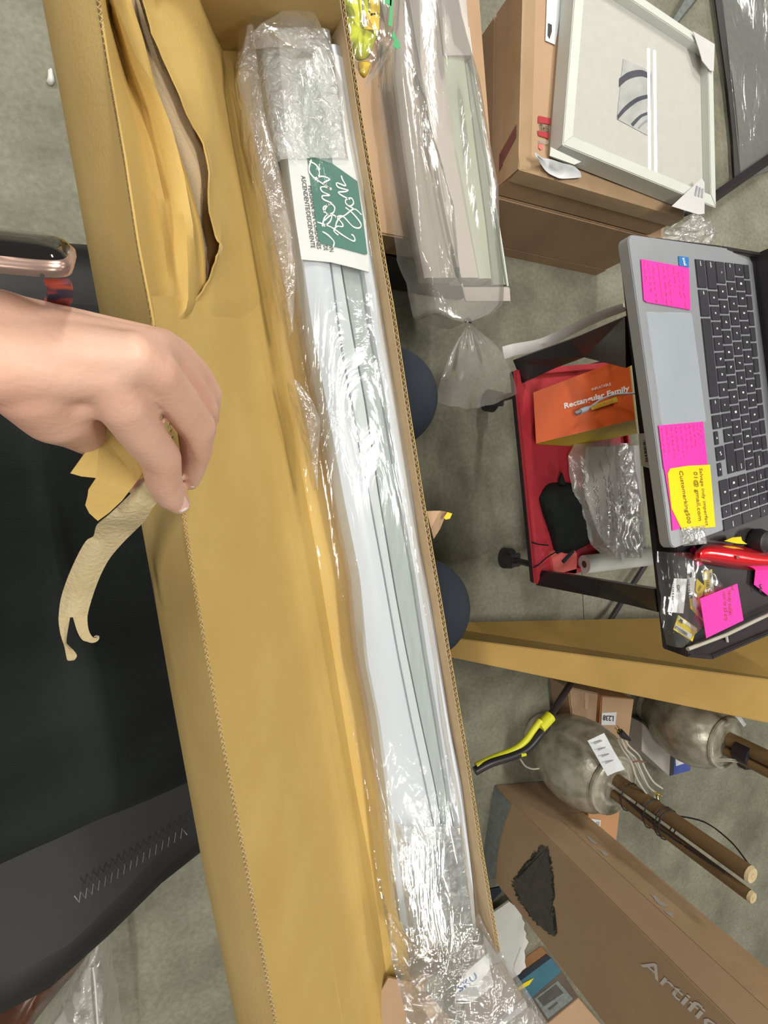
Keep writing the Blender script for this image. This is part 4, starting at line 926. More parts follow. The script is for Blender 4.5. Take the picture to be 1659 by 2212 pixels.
tube('toggle', [P(1238,1190,.325),P(1216,1214,.322)], .0042, M['navy'], pc, 8)
bt = thing('barcode_label', 'white barcode sticker on the front rim of the black cart', 'label', tuple(P(1395,970,.75)))
slab('label', [P(1379,937,.716),P(1404,935,.753),P(1412,1009,.753),P(1405,1012,.75),P(1385,1006,.716)], M['whitep'], bt, .0008)
rr = random.Random(3)
for k in range(15):
    t = .12+.8*k/15; a = P(1388,945,.732).lerp(P(1395,1003,.732),t)+Vector((-.0014,0,.001)); b = P(1399,943,.747).lerp(P(1406,1001,.747),t)+Vector((-.0014,0,.001)); d = P(1396,1003,.75)-P(1389,945,.75); d.normalize(); w_ = rr.choice((.0006,.0011,.0017))
    slab('bar', [a,b,b+d*w_,a+d*w_], M['ink'], bt, .0002)

# ================================================================== laptop
FLp = P(1355,505,.776); Ul = P(1450,1187,.776+.028)-FLp; Wl = P(1640,545,.776-.034)-FLp; LW = Ul.length; Ul.normalize(); Wl.normalize()
Nl = Ul.cross(Wl); Nl = Nl if Nl.z > 0 else -Nl
def lap(u, v, h=0): return FLp+Ul*u+Wl*v+Nl*h
def lpx(px, py, h=.0006):
    r = toworld(((px-CX)/F,(py-CY)/F,1)); o = Vector((0,0,H)); t = (FLp+Nl*h-o).dot(Nl)/r.dot(Nl); return o+r*t
def kb(u, v, h=0): return lap(u, v-.045*(u-.02), h)
lt = thing('laptop', 'open silver laptop with black keys and sticky notes on its palm rest', 'laptop', lap(.17,.12,-.02))
def rounded(u0,v0,u1,v1,r,k=6,f=lap):
    o = []
    for cu,cv,a0 in ((u1-r,v1-r,0),(u0+r,v1-r,90),(u0+r,v0+r,180),(u1-r,v0+r,270)):
        for i in range(k+1):
            a = math.radians(a0+90*i/k); o.append((cu+r*math.cos(a), cv+r*math.sin(a)))
    return o
def lslab(name, pts, h0, h1, m, parent, bev=.0005, f=lap): return hexa(name, [f(u,v,h0) for u,v in pts], [f(u,v,h1) for u,v in pts], m, parent, bev)
base = lslab('base', rounded(0,-.0,LW,.262,.010), -.013, 0, M['alu'], lt, .001)
lslab('touchpad_border', rounded(.083,.0125,.213,.1025,.004,4), -.001, .0003, M['inkg'], lt, .0002)
lslab('touchpad', rounded(.0842,.0137,.2118,.1013,.0035,4), -.0005, .0006, M['pad'], lt, .0002)
lslab('screen_hinge', [(.02,.262),(LW-.02,.262),(LW-.02,.275),(.02,.275)], -.010, -.002, M['black'], lt, .001)
lslab('screen', [(.004,.268),(LW-.004,.268),(LW-.004,.276),(.004,.276)], -.006, .20, M['black'], lt, .001)
lslab('speaker_strip', [(.03,.2555),(LW-.03,.2555),(LW-.03,.2605),(.03,.2605)], -.001, .0003, M['alu'], lt, .0001)
VR = [.1232,.1455,.1675,.1905,.2130,.2352]; KH = .0198
def key(u0, u1, v0, v1, leg=None):
    k = lslab('key', [(u0,v0),(u1,v0),(u1,v1),(u0,v1)], -.0004, .0013, M['key'], lt, .0006, kb)
    if leg:
        n_ = len(leg); hh = .0042 if n_ <= 2 else .0022; ww = .0026*n_ if n_ <= 2 else .0014*n_
        cu = (u0+u1)/2; cv = (v0+v1)/2
        if n_ > 2: cu = u0+.002+ww/2 if cu < .2 else u1-.002-ww/2
        o = kb(cu-ww/2, cv-hh/2, .0013); text('legend', leg, amap(o, kb(cu+ww/2, cv-hh/2, .0013), kb(cu-ww/2, cv+hh/2, .0013)), M['inkw'], k, .0003, 0, .02)
def krow(r, keys, h=KH):
    for (u0,u1,l) in keys: key(u0, u1, VR[r], VR[r]+h, l)
pt_ = .0188; kw = .0166
krow(0, [(.0193,.053,'ctrl'),(.0555,.0875,'alt'),(.0898,.1845,None),(.187,.2045,'alt'),(.2068,.2235,'ctrl')])
key(.2262,.2425,.1235,.1325,'<'); key(.2452,.2622,.1235,.1420,'v^'); key(.2648,.281,.1235,.1325,'>')
krow(1, [(.0193,.0540,'shift')]+[(.0563+i*pt_,.0563+i*pt_+kw,c) for i,c in enumerate('zxcvbnm,./')]+[(.0563+10*pt_,.281,'shift')])
krow(2, [(.0193,.0460,'*')]+[(.0482+i*pt_,.0482+i*pt_+kw,c) for i,c in enumerate("asdfghjkl;'")]+[(.0482+11*pt_,.281,'enter')])
krow(3, [(.0193,.0417,'tab')]+[(.0439+i*pt_,.0439+i*pt_+kw,c) for i,c in enumerate('qwertyuiop[]')]+[(.0439+12*pt_,.283,'\\')])
krow(4, [(.0193,.0344,'~')]+[(.0366+i*pt_,.0366+i*pt_+kw,c) for i,c in enumerate('1234567890-=')]+[(.0366+12*pt_,.283,'backspace')])
krow(5, [(.0193+i*.0204,.0193+i*.0204+.0182,None) for i in range(13)], .0130)
nu = [.2862,.3022,.3182,.3342]; nw = .0140
key(nu[0],nu[1]+nw,VR[0],VR[0]+KH,'0'); key(nu[2],nu[2]+nw,VR[0],VR[0]+KH,'.'); key(nu[3],nu[3]+nw,VR[0],VR[1]+KH,'enter')
for r, l in ((1,'123'),(2,'456'),(3,'789')):
    for i, c in enumerate(l): key(nu[i],nu[i]+nw,VR[r],VR[r]+KH,c)
key(nu[3],nu[3]+nw,VR[2],VR[3]+KH,'+')
for i, c in enumerate(('home','/','*','-')): key(nu[i],nu[i]+nw,VR[4],VR[4]+KH,c)
for i in range(4): key(nu[i],nu[i]+nw,VR[5],VR[5]+.013,None)
slab('maker_sticker', [lpx(1465,553),lpx(1487,556),lpx(1488,578),lpx(1467,574)], M['blue'], lt, .0003)
text('lettering', 'intel', amap(lpx(1473,558,.001),lpx(1477,574,.001),lpx(1479,557,.001)), M['inkw'], lt, .0004, 0, .01)
def zL(x, y): return (1300+x/4.254, 480+y/4.254)
def zM(x, y): return (1340+x/4.809, 980+y/4.809)
def note(name, label, pts, m, h, group=None):
    t = thing(name, label, 'sticky note', lpx(*pts[0], h)); slab('note_paper', [lpx(*p,h) for p in pts], m, t, .0003); return t
n1 = note('sticky_note', 'pink sticky note beside the small blue sticker on the laptop palm rest', [zL(358,338),zL(790,418),zL(800,430),zL(813,806),zL(410,735),zL(385,715)], M['pink'], .0010)
mp1 = lambda o, a, b, h: amap(lpx(*o,h), lpx(*a,h), lpx(*b,h))
q1 = mp1(zL(375,350), zL(410,725), zL(785,430), .0016)
stroke('handwriting', scribble([(.02,.55,.03,.02),(.05,.7,.12,.02),(.1,.95,.22,.02),(.05,.95,.45,.02),(.02,.95,.55,.02),(.02,.5,.68,.02),(.1,.85,.78,.02),(.05,.9,.88,.02)], 11), .0005, q1, M['maroon'], n1, .0002)
stroke('ruled_line', [[(.02,.33),(.4,.34),(.97,.36)]], .0005, q1, M['maroon'], n1, .0002)
n2 = note('sticky_note', 'pink sticky note covered in small writing between touchpad and yellow note', [zL(520,1868),zL(930,1832),(1528,1003),(1434,1014)], M['pink'], .0010)
q2_ = mp1(zL(530,1880),(1434,1008),zL(925,1842), .0016)
stroke('handwriting', scribble([(.02,.6,.05,.02),(.02,.75,.15,.02),(.02,.8,.26,.02),(.02,.55,.36,.02),(.02,.8,.47,.02),(.02,.7,.58,.02),(.02,.55,.68,.02),(.02,.6,.78,.02),(.02,.5,.87,.02),(.02,.35,.95,.02)], 12), .00045, q2_, M['maroon'], n2, .0002)
n3 = note('sticky_note', 'pink sticky note mostly hidden under the yellow note', [zM(455,150),zM(560,140),zM(620,780),zM(540,800),zM(520,560)], M['pink'], .0008)
n4 = note('sticky_note', 'yellow sticky note with an email address and a login word, cut corners', [zM(515,155),zM(700,125),zM(930,115),zM(985,760),zM(640,792),zM(530,570),zM(490,210)], M['yellow'], .0014)
def wtext(s_, a, b, hgt, parent, m, h=.0022, sh=.15, f=lpx, bold=.004):
    a = Vector(a); b = Vector(b); d = (b-a).normalized(); up = Vector((d.y,-d.x))*hgt; c = a+up
    text('handwriting', s_, amap(f(a.x,a.y,h), f(b.x,b.y,h), f(c.x,c.y,h)), m, parent, .0001, sh, bold)
M['pen'] = mat('pen_ink', (.20,.14,.02), .6, c2=(.16,.11,.02), sc=40)
wtext('Salvage indy imperfect', zM(822,150), zM(890,750), 6.5, n4, M['pen'])
wtext('01@ gmail.com', zM(762,190), zM(815,700), 8, n4, M['pen'])
wtext('Customerking500', zM(612,180), zM(700,730), 8, n4, M['pen'])
tpz = thing('clear_tape', 'wrinkled clear tape holding the yellow note to the laptop edge', 'tape', lpx(*zM(720,850)))
rows = [[lpx(*zM(630+250*u+ (20*v), 770+190*v-25*u), .0024+.0008*noise.noise(Vector((u*9,v*7,1)))) for u in [j/14 for j in range(15)]] for v in [i/10 for i in range(11)]]
grid('tape', rows, M['film_wrink'], tpz, 0)

# things on the cart tray in front of the laptop's right side
Z0 = TZ-.004
def flat(name, label, cat, pts, z, m, group=None, th=.0006):
    t = thing(name, label, cat, P(*pts[0], z)); slab(name.split('_')[-1] if name.split('_')[-1] not in ('note',) else 'note_paper', [P(x,y,z) for x,y in pts], m, t, th)
    if group: t['group'] = group
    return t
def bars(t, o, a, b, z, n_=16, seed=1, m='ink'):
    o, a, b = P(*o,z), P(*a,z), P(*b,z); rr = random.Random(seed); U = a-o; V2 = b-o; x = 0; vs = []; fs = []
    while x < 1:
        w_ = rr.choice((.018,.035,.05)); k = len(vs); vs += [o+U*x, o+U*(x+w_), o+U*(x+w_)+V2, o+U*x+V2]; fs.append((k,k+1,k+2,k+3)); x += w_+rr.choice((.02,.035,.045))
    mesh('barcode', vs, fs, M[m], t)
t1 = flat('price_tag', 'white barcode tag with black CIC letters at the near edge of the black tray', 'tag', [zM(556,1295),zM(690,1300),zM(668,1500),zM(650,1658),zM(485,1642)], Z0+.004, M['whitep'], 'tags on the tray')
bars(t1, zM(545,1350), zM(530,1630), zM(562,1352), Z0+.0052, seed=4)
text('lettering', 'CIC', amap(P(*zM(590,1360),Z0+.005),P(*zM(590,1440),Z0+.005),P(*zM(614,1360),Z0+.005)), M['ink'], t1, .0004, 0, .03)
stroke('fine_print', scribble([(0,1,.2,.06),(0,1,.6,.06)], 5), .0004, amap(P(*zM(575,1460),Z0+.005),P(*zM(590,1640),Z0+.005),P(*zM(610,1460),Z0+.005)), M['inkg'], t1, .0004)
t2 = flat('price_tag', 'white barcode tag behind the CIC tag, printed with an oval mark', 'tag', [zM(700,1150),zM(762,1185),zM(800,1480),zM(700,1510),zM(680,1400)], Z0+.003, M['whitep'], 'tags on the tray')
bars(t2, zM(690,1250), zM(712,1490), zM(712,1248), Z0+.0042, seed=6)
pslab('oval_mark', [zM(715,1235),zM(728,1225),zM(742,1240),zM(745,1275),zM(730,1292),zM(716,1270)], Z0+.0042, M['ink'], t2, .0002)
t3 = flat('price_tag', 'small yellow tag with CIC letters tucked behind the pink note', 'tag', [zM(790,1295),zM(870,1372),zM(850,1470),zM(806,1510),zM(780,1420)], Z0+.005, M['yellow'], 'tags on the tray')
text('lettering', 'CIC', amap(P(*zM(818,1430),Z0+.0062),P(*zM(846,1372),Z0+.0062),P(*zM(800,1418),Z0+.0062)), M['ink'], t3, .0003, 0, .03)
t4 = flat('price_tag', 'upright yellow and white barcode tag nearest the red stapler', 'tag', [zM(862,1228),zM(948,1200),zM(972,1440),zM(872,1476)], Z0+.004, M['yellow'], 'tags on the tray')
pslab('white_part', [zM(920,1212),zM(946,1206),zM(968,1436),zM(938,1446)], Z0+.0048, M['whitep'], t4, .0003); bars(t4, zM(885,1250), zM(900,1440), zM(915,1246), Z0+.0054, seed=9)
text('lettering', 'CIC', amap(P(*zM(926,1240),Z0+.0052),P(*zM(932,1300),Z0+.0052),P(*zM(944,1238),Z0+.0052)), M['ink'], t4, .0003, 0, .03)
t5 = flat('price_tag', 'long yellow tag poking out under the left side of the pink note', 'tag', [zM(742,1450),zM(832,1512),zM(862,1750),zM(768,1650),zM(684,1565),zM(700,1530)], Z0+.003, M['yellow'], 'tags on the tray')
pslab('white_part', [zM(752,1480),zM(780,1500),zM(850,1640),zM(856,1730),zM(820,1700),zM(745,1560)], Z0+.0042, M['whitep'], t5, .0003); bars(t5, zM(790,1600), zM(850,1700), zM(812,1585), Z0+.0052, seed=12)
t6 = flat('price_tag', 'yellow and white barcode tag lying alone near the corner of the tray', 'tag', [zM(600,1675),zM(795,1812),zM(792,1852),zM(770,1870),zM(745,1950),zM(548,1825)], Z0+.004, M['yellow'], 'tags on the tray')
pslab('white_part', [zM(612,1692),zM(788,1815),zM(780,1842),zM(600,1722)], Z0+.0052, M['whitep'], t6, .0003); pslab('white_part', [zM(580,1770),zM(745,1880),zM(725,1925),zM(562,1815)], Z0+.0052, M['whitep'], t6, .0003)
bars(t6, zM(580,1785), zM(700,1865), zM(568,1815), Z0+.006, seed=15); pslab('square_mark', [zM(622,1712),zM(650,1732),zM(640,1765),zM(612,1745)], Z0+.006, M['ink'], t6, .0002)
n5 = flat('sticky_note', 'pink sticky note lying tilted over the tags on the black tray', 'sticky note', [zM(825,1505),zM(1210,1350),zM(1275,1730),zM(890,1915)], Z0+.0205, M['pink'])
f5 = lambda x, y, h=0: P(x, y, Z0+.0217)
for s_, a, b in (('sur', zM(1150,1375), zM(1165,1430)), ('handy outlet', zM(1120,1420), zM(1135,1680)), ('cool to p5 any', zM(1068,1430), zM(1090,1740))): wtext(s_, a, b, 8, n5, M['maroon'], 0, .1, f5)
n6 = flat('sticky_note', 'pink sticky note at the right picture edge beyond the red stapler', 'sticky note', [zM(1440,985),zM(1700,880),zM(1800,1500),zM(1545,1485),zM(1385,1358),zM(1400,1210)], Z0+.003, M['pink'])
stroke('handwriting', [[(.1,.3),(.2,.5),(.35,.4),(.3,.2)],[(.4,.3),(.5,.5),(.6,.3)]], .0016, amap(P(*zM(1490,1460),Z0+.004),P(*zM(1490,1300),Z0+.004),P(*zM(1400,1440),Z0+.004)), M['ink'], n6, .0004)
n7 = flat('sticky_note', 'sliver of a pink note showing between laptop and red stapler', 'sticky note', [zM(715,1000),zM(770,960),zM(800,1010),zM(850,1140),zM(800,1180),zM(735,1035)], Z0+.002, M['pink'])
stp = thing('stapler', 'glossy red curved stapler lying beside the laptop on the black tray', 'stapler', P(*zM(1100,1070),Z0))
rows = []
top_e = [(742,1070),(775,1000),(860,945),(930,930),(1060,932),(1180,945),(1300,970),(1420,1000),(1534,1018),(1700,1030)]
bot_e = [(738,1110),(790,1130),(860,1142),(930,1150),(1060,1175),(1180,1195),(1300,1208),(1420,1212),(1515,1208),(1700,1190)]
te = smoothpts([Vector((a,b,0)) for a,b in top_e],5); be = smoothpts([Vector((a,b,0)) for a,b in bot_e],5)
for i,(a,b) in enumerate(zip(te,be)):
    v = i/(len(te)-1); r = []
    hh = .030*math.sin(min(1,(v+.03)/.25)*math.pi/2)
    for j in range(13):
        t = j/12; q = a.lerp(b,t); pr = 1-abs(2*t-1)**3.2
        if .155 < v < .175: pr *= .9
        r.append(P(*zM(q.x,q.y), Z0+.004+hh*pr))
    rows.append(r)
grid('cover', rows, M['red'], stp, .0015)
for x, y, r_ in ((840,1098,12),(1218,1075,17)):
    z_ = Z0+ (.022 if x < 900 else .0355); pslab('screw_hole', [zM(x+r_*math.cos(a),y+r_*1.2*math.sin(a)) for a in [math.pi*2*k/10 for k in range(10)]], z_, M['maroon'], stp, .0004)
pslab('base_plate', [zM(745,1075),zM(900,965),zM(1300,990),zM(1700,1040),zM(1700,1180),zM(1300,1195),zM(900,1140)], Z0, M['blackm'], stp, .004)
kn = thing('bottle_cap', 'round black cap between the laptop edge and the red stapler', 'cap', P(*zM(1400,905),Z0))
lathe('cap', [(.0,.0),(.017,.0),(.018,.006),(.015,.016),(.009,.018),(.0,.018)][1:5], P(*zM(1395,905),Z0), M['black'], kn, 28)
yt = flat('yellow_tag', 'crumpled yellow and white tag behind the red stapler', 'tag', [zM(1075,905),zM(1160,870),zM(1250,862),zM(1262,905),zM(1315,940),zM(1200,932)], Z0+.008, M['yellow'])
tb = thing('tag_bag', 'thin clear plastic bag spread over the tags at the tray corner', 'bag', P(*zM(600,1500),Z0))
film_sheet('plastic', [zM(455,1020),zM(440,1150),zM(500,1500),zM(480,1680),zM(545,2000)], [zM(760,1030),zM(1050,1250),zM(1150,1400),zM(1000,1700),zM(640,2020)], 1193, 1397, Z0+.014, .002, .0016, M['film'], tb, 60, 30, (40,35), 81, .010)
rd = thing('clear_rod', 'grey translucent rod lying along the right edge of the tray', 'rod', P(*zM(700,2030),TZ))
tube('rod', [P(*zM(700,2030),TZ+.006),P(*zM(1100,1880),TZ+.006),P(*zM(1534,1672),TZ+.006),P(*zM(1900,1500),TZ+.006)], .0026, M['cord'], rd, 10)
tube('dangling_strip', [P(*zM(1100,1895),TZ+.004),P(*zM(1112,1965),TZ-.01)], .0018, M['guard'], rd, 6)

# ================================================================== long ochre carton below the cart
lc = thing('long_carton', 'long plain ochre carton leaning across below the cart toward the right', 'carton', P(1000,1400,.12))
A_t, A_m, A_b = P(900,1346,.08), P(900,1367,.22), P(900,1405,.22)
B_t, B_m, B_b = P(1900,1325,.20), P(1900,1500,.52), P(1900,1612,.52)
A_t2, A_b2 = A_t+Vector((0,0,-.0)), Vector((A_b.x+.02,A_b.y-.0,.07)); B_b2 = Vector((B_b.x,B_b.y-.0,.22))
bm = bmesh.new(); vv = [bm.verts.new(p) for p in (A_t,A_m,A_b,A_b2,B_t,B_m,B_b,B_b2)]
for f in ((0,1,5,4),(1,2,6,5),(2,3,7,6),(3,0,4,7),(0,3,2,1),(4,5,6,7)): bm.faces.new([vv[i] for i in f])
bmesh.ops.recalc_face_normals(bm, faces=bm.faces); bmesh.ops.bevel(bm, geom=bm.edges[:], offset=.002, segments=2, affect='EDGES'); from_bm('carton_body', bm, M['ochre'], lc)

# ================================================================== lamps
def lamp(label, bx, by, rods, zring, rmax, tagp=None, g='silver glazed lamps'):
    b = P(bx,by,0); t = thing('table_lamp', label, 'lamp', b, g)
    zr = zring; R = rmax
    prof = [(R*.50,0),(R*.53,.004),(R*.53,.014),(R*.50,.02),(R*.66,.05),(R*.86,zr*.32),(R*.97,zr*.48),(R,zr*.60),(R*.96,zr*.74),(R*.84,zr*.86),(R*.70,zr*.93),(R*.66,zr*.95),(R*.68,zr*.965),(R*.66,zr*.985),(R*.60,zr*.99),(R*.58,zr*.975),(R*.52,zr*.99),(R*.40,zr*1.0),(R*.30,zr*.985),(R*.16,zr*.98)]
    lathe('body', prof, b, M['ceram'], t, 56)
    for (dx,dy,r,z1) in rods:
        p0 = Vector((b.x+dx,b.y+dy,zr*.97)); p1 = Vector((b.x+dx,b.y+dy,z1))
        tube('rod', [p0,p1], r, M['bronze'], t, 18); 
        pe = tube('rod_padding', [p1,p1+Vector((0,0,.006))], [r*1.05,r*.9], M['strip'], t, 18); tube('rod_bore', [p1+Vector((0,0,.004)),p1+Vector((0,0,.0068))], r*.3, M['strip'], t, 10)
    return t, b
l1, lb1 = lamp('silver glazed lamp base with two tall brown rods tied upright, nearest the tree carton', 1165, 1580, [(.010,.012,.0165,.612),(-.004,-.022,.0115,.622)], .295, .118)
for z_ in (.335,.40,.43,.44):
    tube('tie', [Vector((lb1.x+.003+.031*math.cos(a),lb1.y-.003+.036*math.sin(a),z_)) for a in [2*math.pi*k/16 for k in range(17)]], .0016, M['black'], l1, 6)
tube('wire', smoothpts([Vector((lb1.x+.03,lb1.y+.01,.44)),Vector((lb1.x+.055,lb1.y+.02,.49)),Vector((lb1.x+.05,lb1.y+.02,.55)),Vector((lb1.x+.028,lb1.y+.015,.60))],5), .0017, M['black'], l1, 6)
tube('wire', smoothpts([Vector((lb1.x-.012,lb1.y-.004,.34)),Vector((lb1.x-.018,lb1.y-.008,.42)),Vector((lb1.x-.017,lb1.y-.006,.5)),Vector((lb1.x-.012,lb1.y-.004,.58))],5), .0026, M['black'], l1, 6)
slab('paper_tag', [P(1269,1600,.30),P(1305,1583,.31),P(1326,1622,.33),P(1350,1662,.335),P(1330,1668,.33),P(1312,1676,.32)], M['whitep'], l1, .0005)
for k in range(4): slab('fine_print', [P(1283+k*8,1606+k*14,.3135+.004*k),P(1300+k*8,1599+k*14,.3165+.004*k),P(1301+k*8,1601+k*14,.3165+.004*k),P(1284+k*8,1608+k*14,.3135+.004*k)], M['inkg'], l1, .0003)
cq = [(1340,1590,.34),(1352,1615,.35),(1372,1640,.36),(1384,1665,.37),(1400,1695,.38),(1418,1715,.38)]
for k,(ox,oy) in enumerate(((0,0),(5,-3),(-6,3),(1,5))):
    tube('power_cord', smoothpts([P(x+ox*(1+i*.3),y+oy*(1+i*.4)+(3*math.sin(i*2+k)),z-.004*k) for i,(x,y,z) in enumerate(cq)],5), .0026, M['cord'], l1, 8)
tube('cord_tie', [P(1368,1646,.372),P(1380,1644,.376),P(1394,1646,.372)], .002, M['maroon'], l1, 6)
tube('plug', [P(1339,1580,.352),P(1346,1588,.352),P(1360,1598,.352)], [.0075,.0085,.004], M['black'], l1, 10)
for o_ in (-2,2): tube('plug_blade', [P(1331+o_,1570-o_,.352),P(1340+o_,1581-o_,.352)], .0015, M['brass'], l1, 4, False)
tube('brass_fitting', [P(1415,1712,.385),P(1428,1718,.385)], .004, M['brass'], l1, 10); tube('brass_fitting', [P(1420,1718,.38),P(1421,1732,.385)], .003, M['brass'], l1, 10)
l2, lb2 = lamp('silver glazed lamp base with dark wrapped rods, farther one beside the ochre carton', 1400, 1521, [(.008,.010,.022,.60),(-.008,-.022,.014,.58)], .275, .118)
tube('black_wrap', [Vector((lb2.x,lb2.y-.004,.30)),Vector((lb2.x,lb2.y-.004,.34))], .030, M['black'], l2, 16)
for k in range(2): tube('power_cord', smoothpts([P(1392,1570+k*2,.03),P(1425,1606+k*3,.10),P(1470,1628+k*4,.18),P(1520,1640+k*3,.24),P(1580,1640+k*4,.30),P(1655,1655+k*3,.36)],5), .0026, M['cord'], l2, 8)
slab('paper_tag', [P(1583,1540,.33),P(1596,1542,.33),P(1612,1565,.32),P(1606,1570,.32)], M['whitep'], l2, .0005)

# floor clutter
sq_ = thing('floor_squeegee', 'black and yellow tool handle with a slim pole leaning near the lamp', 'tool', P(1100,1640,.3))
hz = .30
tube('grip', smoothpts([P(1026,1666,hz),P(1060,1648,hz+.002),P(1110,1632,hz+.004),P(1140,1616,hz+.004),P(1165,1588,hz),P(1182,1568,hz-.006)],6), [.0095]*31, M['black'], sq_, 14)
tube('yellow_back', smoothpts([P(1028,1655,hz-.004),P(1065,1638,hz-.004),P(1110,1620,hz-.004),P(1135,1600,hz-.004),P(1152,1577,hz-.006),P(1168,1556,hz-.006)],6), .0075, M['tyel'], sq_, 12)
tube('yellow_collar', [P(1166,1572,hz-.004),P(1189,1547,hz-.01)], .0135, M['tyel'], sq_, 16)
tube('button', [P(1125,1631,hz+.012),P(1135,1629,hz+.012)], .0042, M['tyel'], sq_, 10)
tube('pole', [P(1186,1550,hz-.01),P(1232,1478,.2),P(1330,1320,.04),P(1420,1180,.03)], .0085, M['blackm'], sq_, 12)
tube('hook', smoothpts([P(1124,1640,hz-.01),P(1135,1655,hz-.02),P(1150,1661,hz-.03),P(1164,1660,hz-.03)],5), .002, M['cord'], sq_, 6)
b1 = thing('shipping_box', 'narrow brown box labelled L238 lying behind the nearer lamp', 'box', P(1320,1600,0))
pbox('carton_body', [(1300,1503),(1370,1510),(1345,1700),(1331,1826),(1262,1812),(1290,1640)], .0, .10, M['card3'], b1, .002)
pslab('top_face', [(1301,1505),(1368,1511),(1352,1640),(1293,1640)], .1008, M['card'], b1, .0006)
pslab('shipping_label', [(1300,1540),(1332,1538),(1329,1566),(1299,1566)], .102, M['whitep'], b1, .0004)
text('lettering', 'L238', amap(P(1326,1547,.103),P(1303,1545,.103),P(1325,1558,.103)), M['ink'], b1, .0004, 0, .02)
pslab('shipping_label', [(1276,1768),(1298,1772),(1294,1800),(1272,1797)], .102, M['whitep'], b1, .0004)
for k in range(3): pslab('fine_print', [(1288+k*3,1775),(1290+k*3,1775),(1286+k*3,1796),(1284+k*3,1796)], .103, M['inkg'], b1, .0002)
b0 = thing('shipping_box', 'dark brown taped box at the left end of the L238 box', 'box', P(1260,1520,0))
pbox('carton_body', [(1228,1484),(1302,1500),(1296,1572),(1236,1562)], 0, .085, M['card2'], b0, .003)
pslab('tape', [(1262,1496),(1272,1498),(1270,1530),(1263,1530)], .0858, M['tape'], b0, .0004)
b2 = thing('light_box', 'small grey box with a blue printed end between the two lamps', 'box', P(1430,1620,0))
pbox('carton_body', [(1388,1562),(1449,1625),(1446,1676),(1440,1672),(1386,1622)], 0, .07, M['gbox'], b2, .001)
pslab('blue_end', [(1449,1625),(1462,1622),(1492,1650),(1490,1664),(1447,1676)], .069, M['navyblue'], b2, .001)
pslab('white_label', [(1458,1626),(1464,1625),(1490,1645),(1460,1655)], .0705, M['whitep'], b2, .0004)
pslab('dark_edge', [(1449,1623),(1458,1624),(1455,1672),(1446,1676)], .0708, M['ink'], b2, .0006)
text('lettering', '3-1', amap(P(1466,1632,.0715),P(1482,1642,.0715),P(1464,1640,.0715)), M['ink'], b2, .0004)
bw = thing('black_device', 'small black gadget on the floor behind the far lamp rods', 'device', P(1625,1655,0))
pbox('body', [(1606,1650),(1650,1650),(1655,1662),(1610,1664)], 0, .03, M['black'], bw, .003)

# upright tree carton, seen from above
tc_ = thing('tree_carton', 'tall brown carton standing on end with a charcoal fir tree print', 'carton', P(1103,1737,0))
E1 = P(1069,1695,0); E2 = P(1180,1686,0)
pe = Vector((-(E2-E1).y,(E2-E1).x,0)).normalized(); pe = pe if pe.y < 0 else -pe
k_ = 0
for i in range(200):                     # slide along the wall until the far upright edge lines up
    q = E1+pe*(.05+i*.004); c = q-Vector((0,0,H)); cc = Vector((c.dot(toworld((1,0,0))), c.dot(toworld((0,1,0))), c.dot(toworld((0,0,1)))))
    x, y = CX+F*cc.x/cc.z, CY+F*cc.y/cc.z
    if (y-1025)/(x-398) > 1.31: break
E3 = q; HT = .86
Ew = (E2-E1); Ef = (E3-E1); E4 = E2+Ef
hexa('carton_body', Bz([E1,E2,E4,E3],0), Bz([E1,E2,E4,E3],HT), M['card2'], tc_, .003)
nf = Vector((-Ef.y, Ef.x, 0)).normalized(); nf = nf if nf.dot(Vector((-E1.x,-E1.y,0))) > 0 else -nf
ns = Vector((-Ew.y, Ew.x, 0)).normalized(); ns = ns if ns.dot(Vector((-E1.x,-E1.y,0))) > 0 else -ns
def onface(px, py, nn, h=.001):
    r = toworld(((px-CX)/F,(py-CY)/F,1)); o = Vector((0,0,H)); t = (E1+nn*h-o).dot(nn)/r.dot(nn); return o+r*t
def face(pts, m, name, parent, nn=nf, h=.0012): return mesh(name, [onface(x,y,nn,h) for x,y in pts], [tuple(range(len(pts)))], m, parent)
def zB(x, y): return (780+x/1.887, 1650+y/1.887)
rt_ = random.Random(5); tree = []
core = [(752,340),(720,362),(700,392),(665,432),(645,462),(622,490),(638,528),(655,562),(672,594),(695,620),(722,655),(755,682),(789,704),(784,660),(778,610),(776,560),(776,510),(773,460),(768,410),(760,370)]
cx_, cy_ = 720, 520
for i, p in enumerate(core):
    q = core[(i+1)%len(core)]; L_ = math.hypot(q[0]-p[0],q[1]-p[1]); m_ = max(2,int(L_/9))
    nx, ny = (q[1]-p[1])/L_, -(q[0]-p[0])/L_
    if nx*(cx_-p[0])+ny*(cy_-p[1]) > 0: nx, ny = -nx, -ny
    for k in range(m_):
        t = k/m_; x = p[0]+(q[0]-p[0])*t; y = p[1]+(q[1]-p[1])*t; tree.append((x,y))
        o_ = rt_.uniform(7,17); tt_ = (k+.5)/m_; tree.append((p[0]+(q[0]-p[0])*tt_+nx*o_-2, p[1]+(q[1]-p[1])*tt_+ny*o_*.5-rt_.uniform(3,8)))
bm = bmesh.new(); vv = [bm.verts.new(onface(*zB(*p), nf, .0014)) for p in tree]; f = bm.faces.new(vv); bmesh.ops.triangulate(bm, faces=[f]); from_bm('tree_print', bm, M['graph'], tc_)
face([zB(545,88),zB(612,165),zB(585,240),zB(566,310),zB(552,400),zB(548,470),zB(500,470),zB(400,300),zB(470,90)], M['slate'], 'grey_blue_print', tc_)
def vt(s_, a, b, hp, m): return text('lettering', s_, amap(onface(*a,nf,.0014), onface(*b,nf,.0014), onface(*hp,nf,.0014)), m, tc_, .0002, 0, .01)
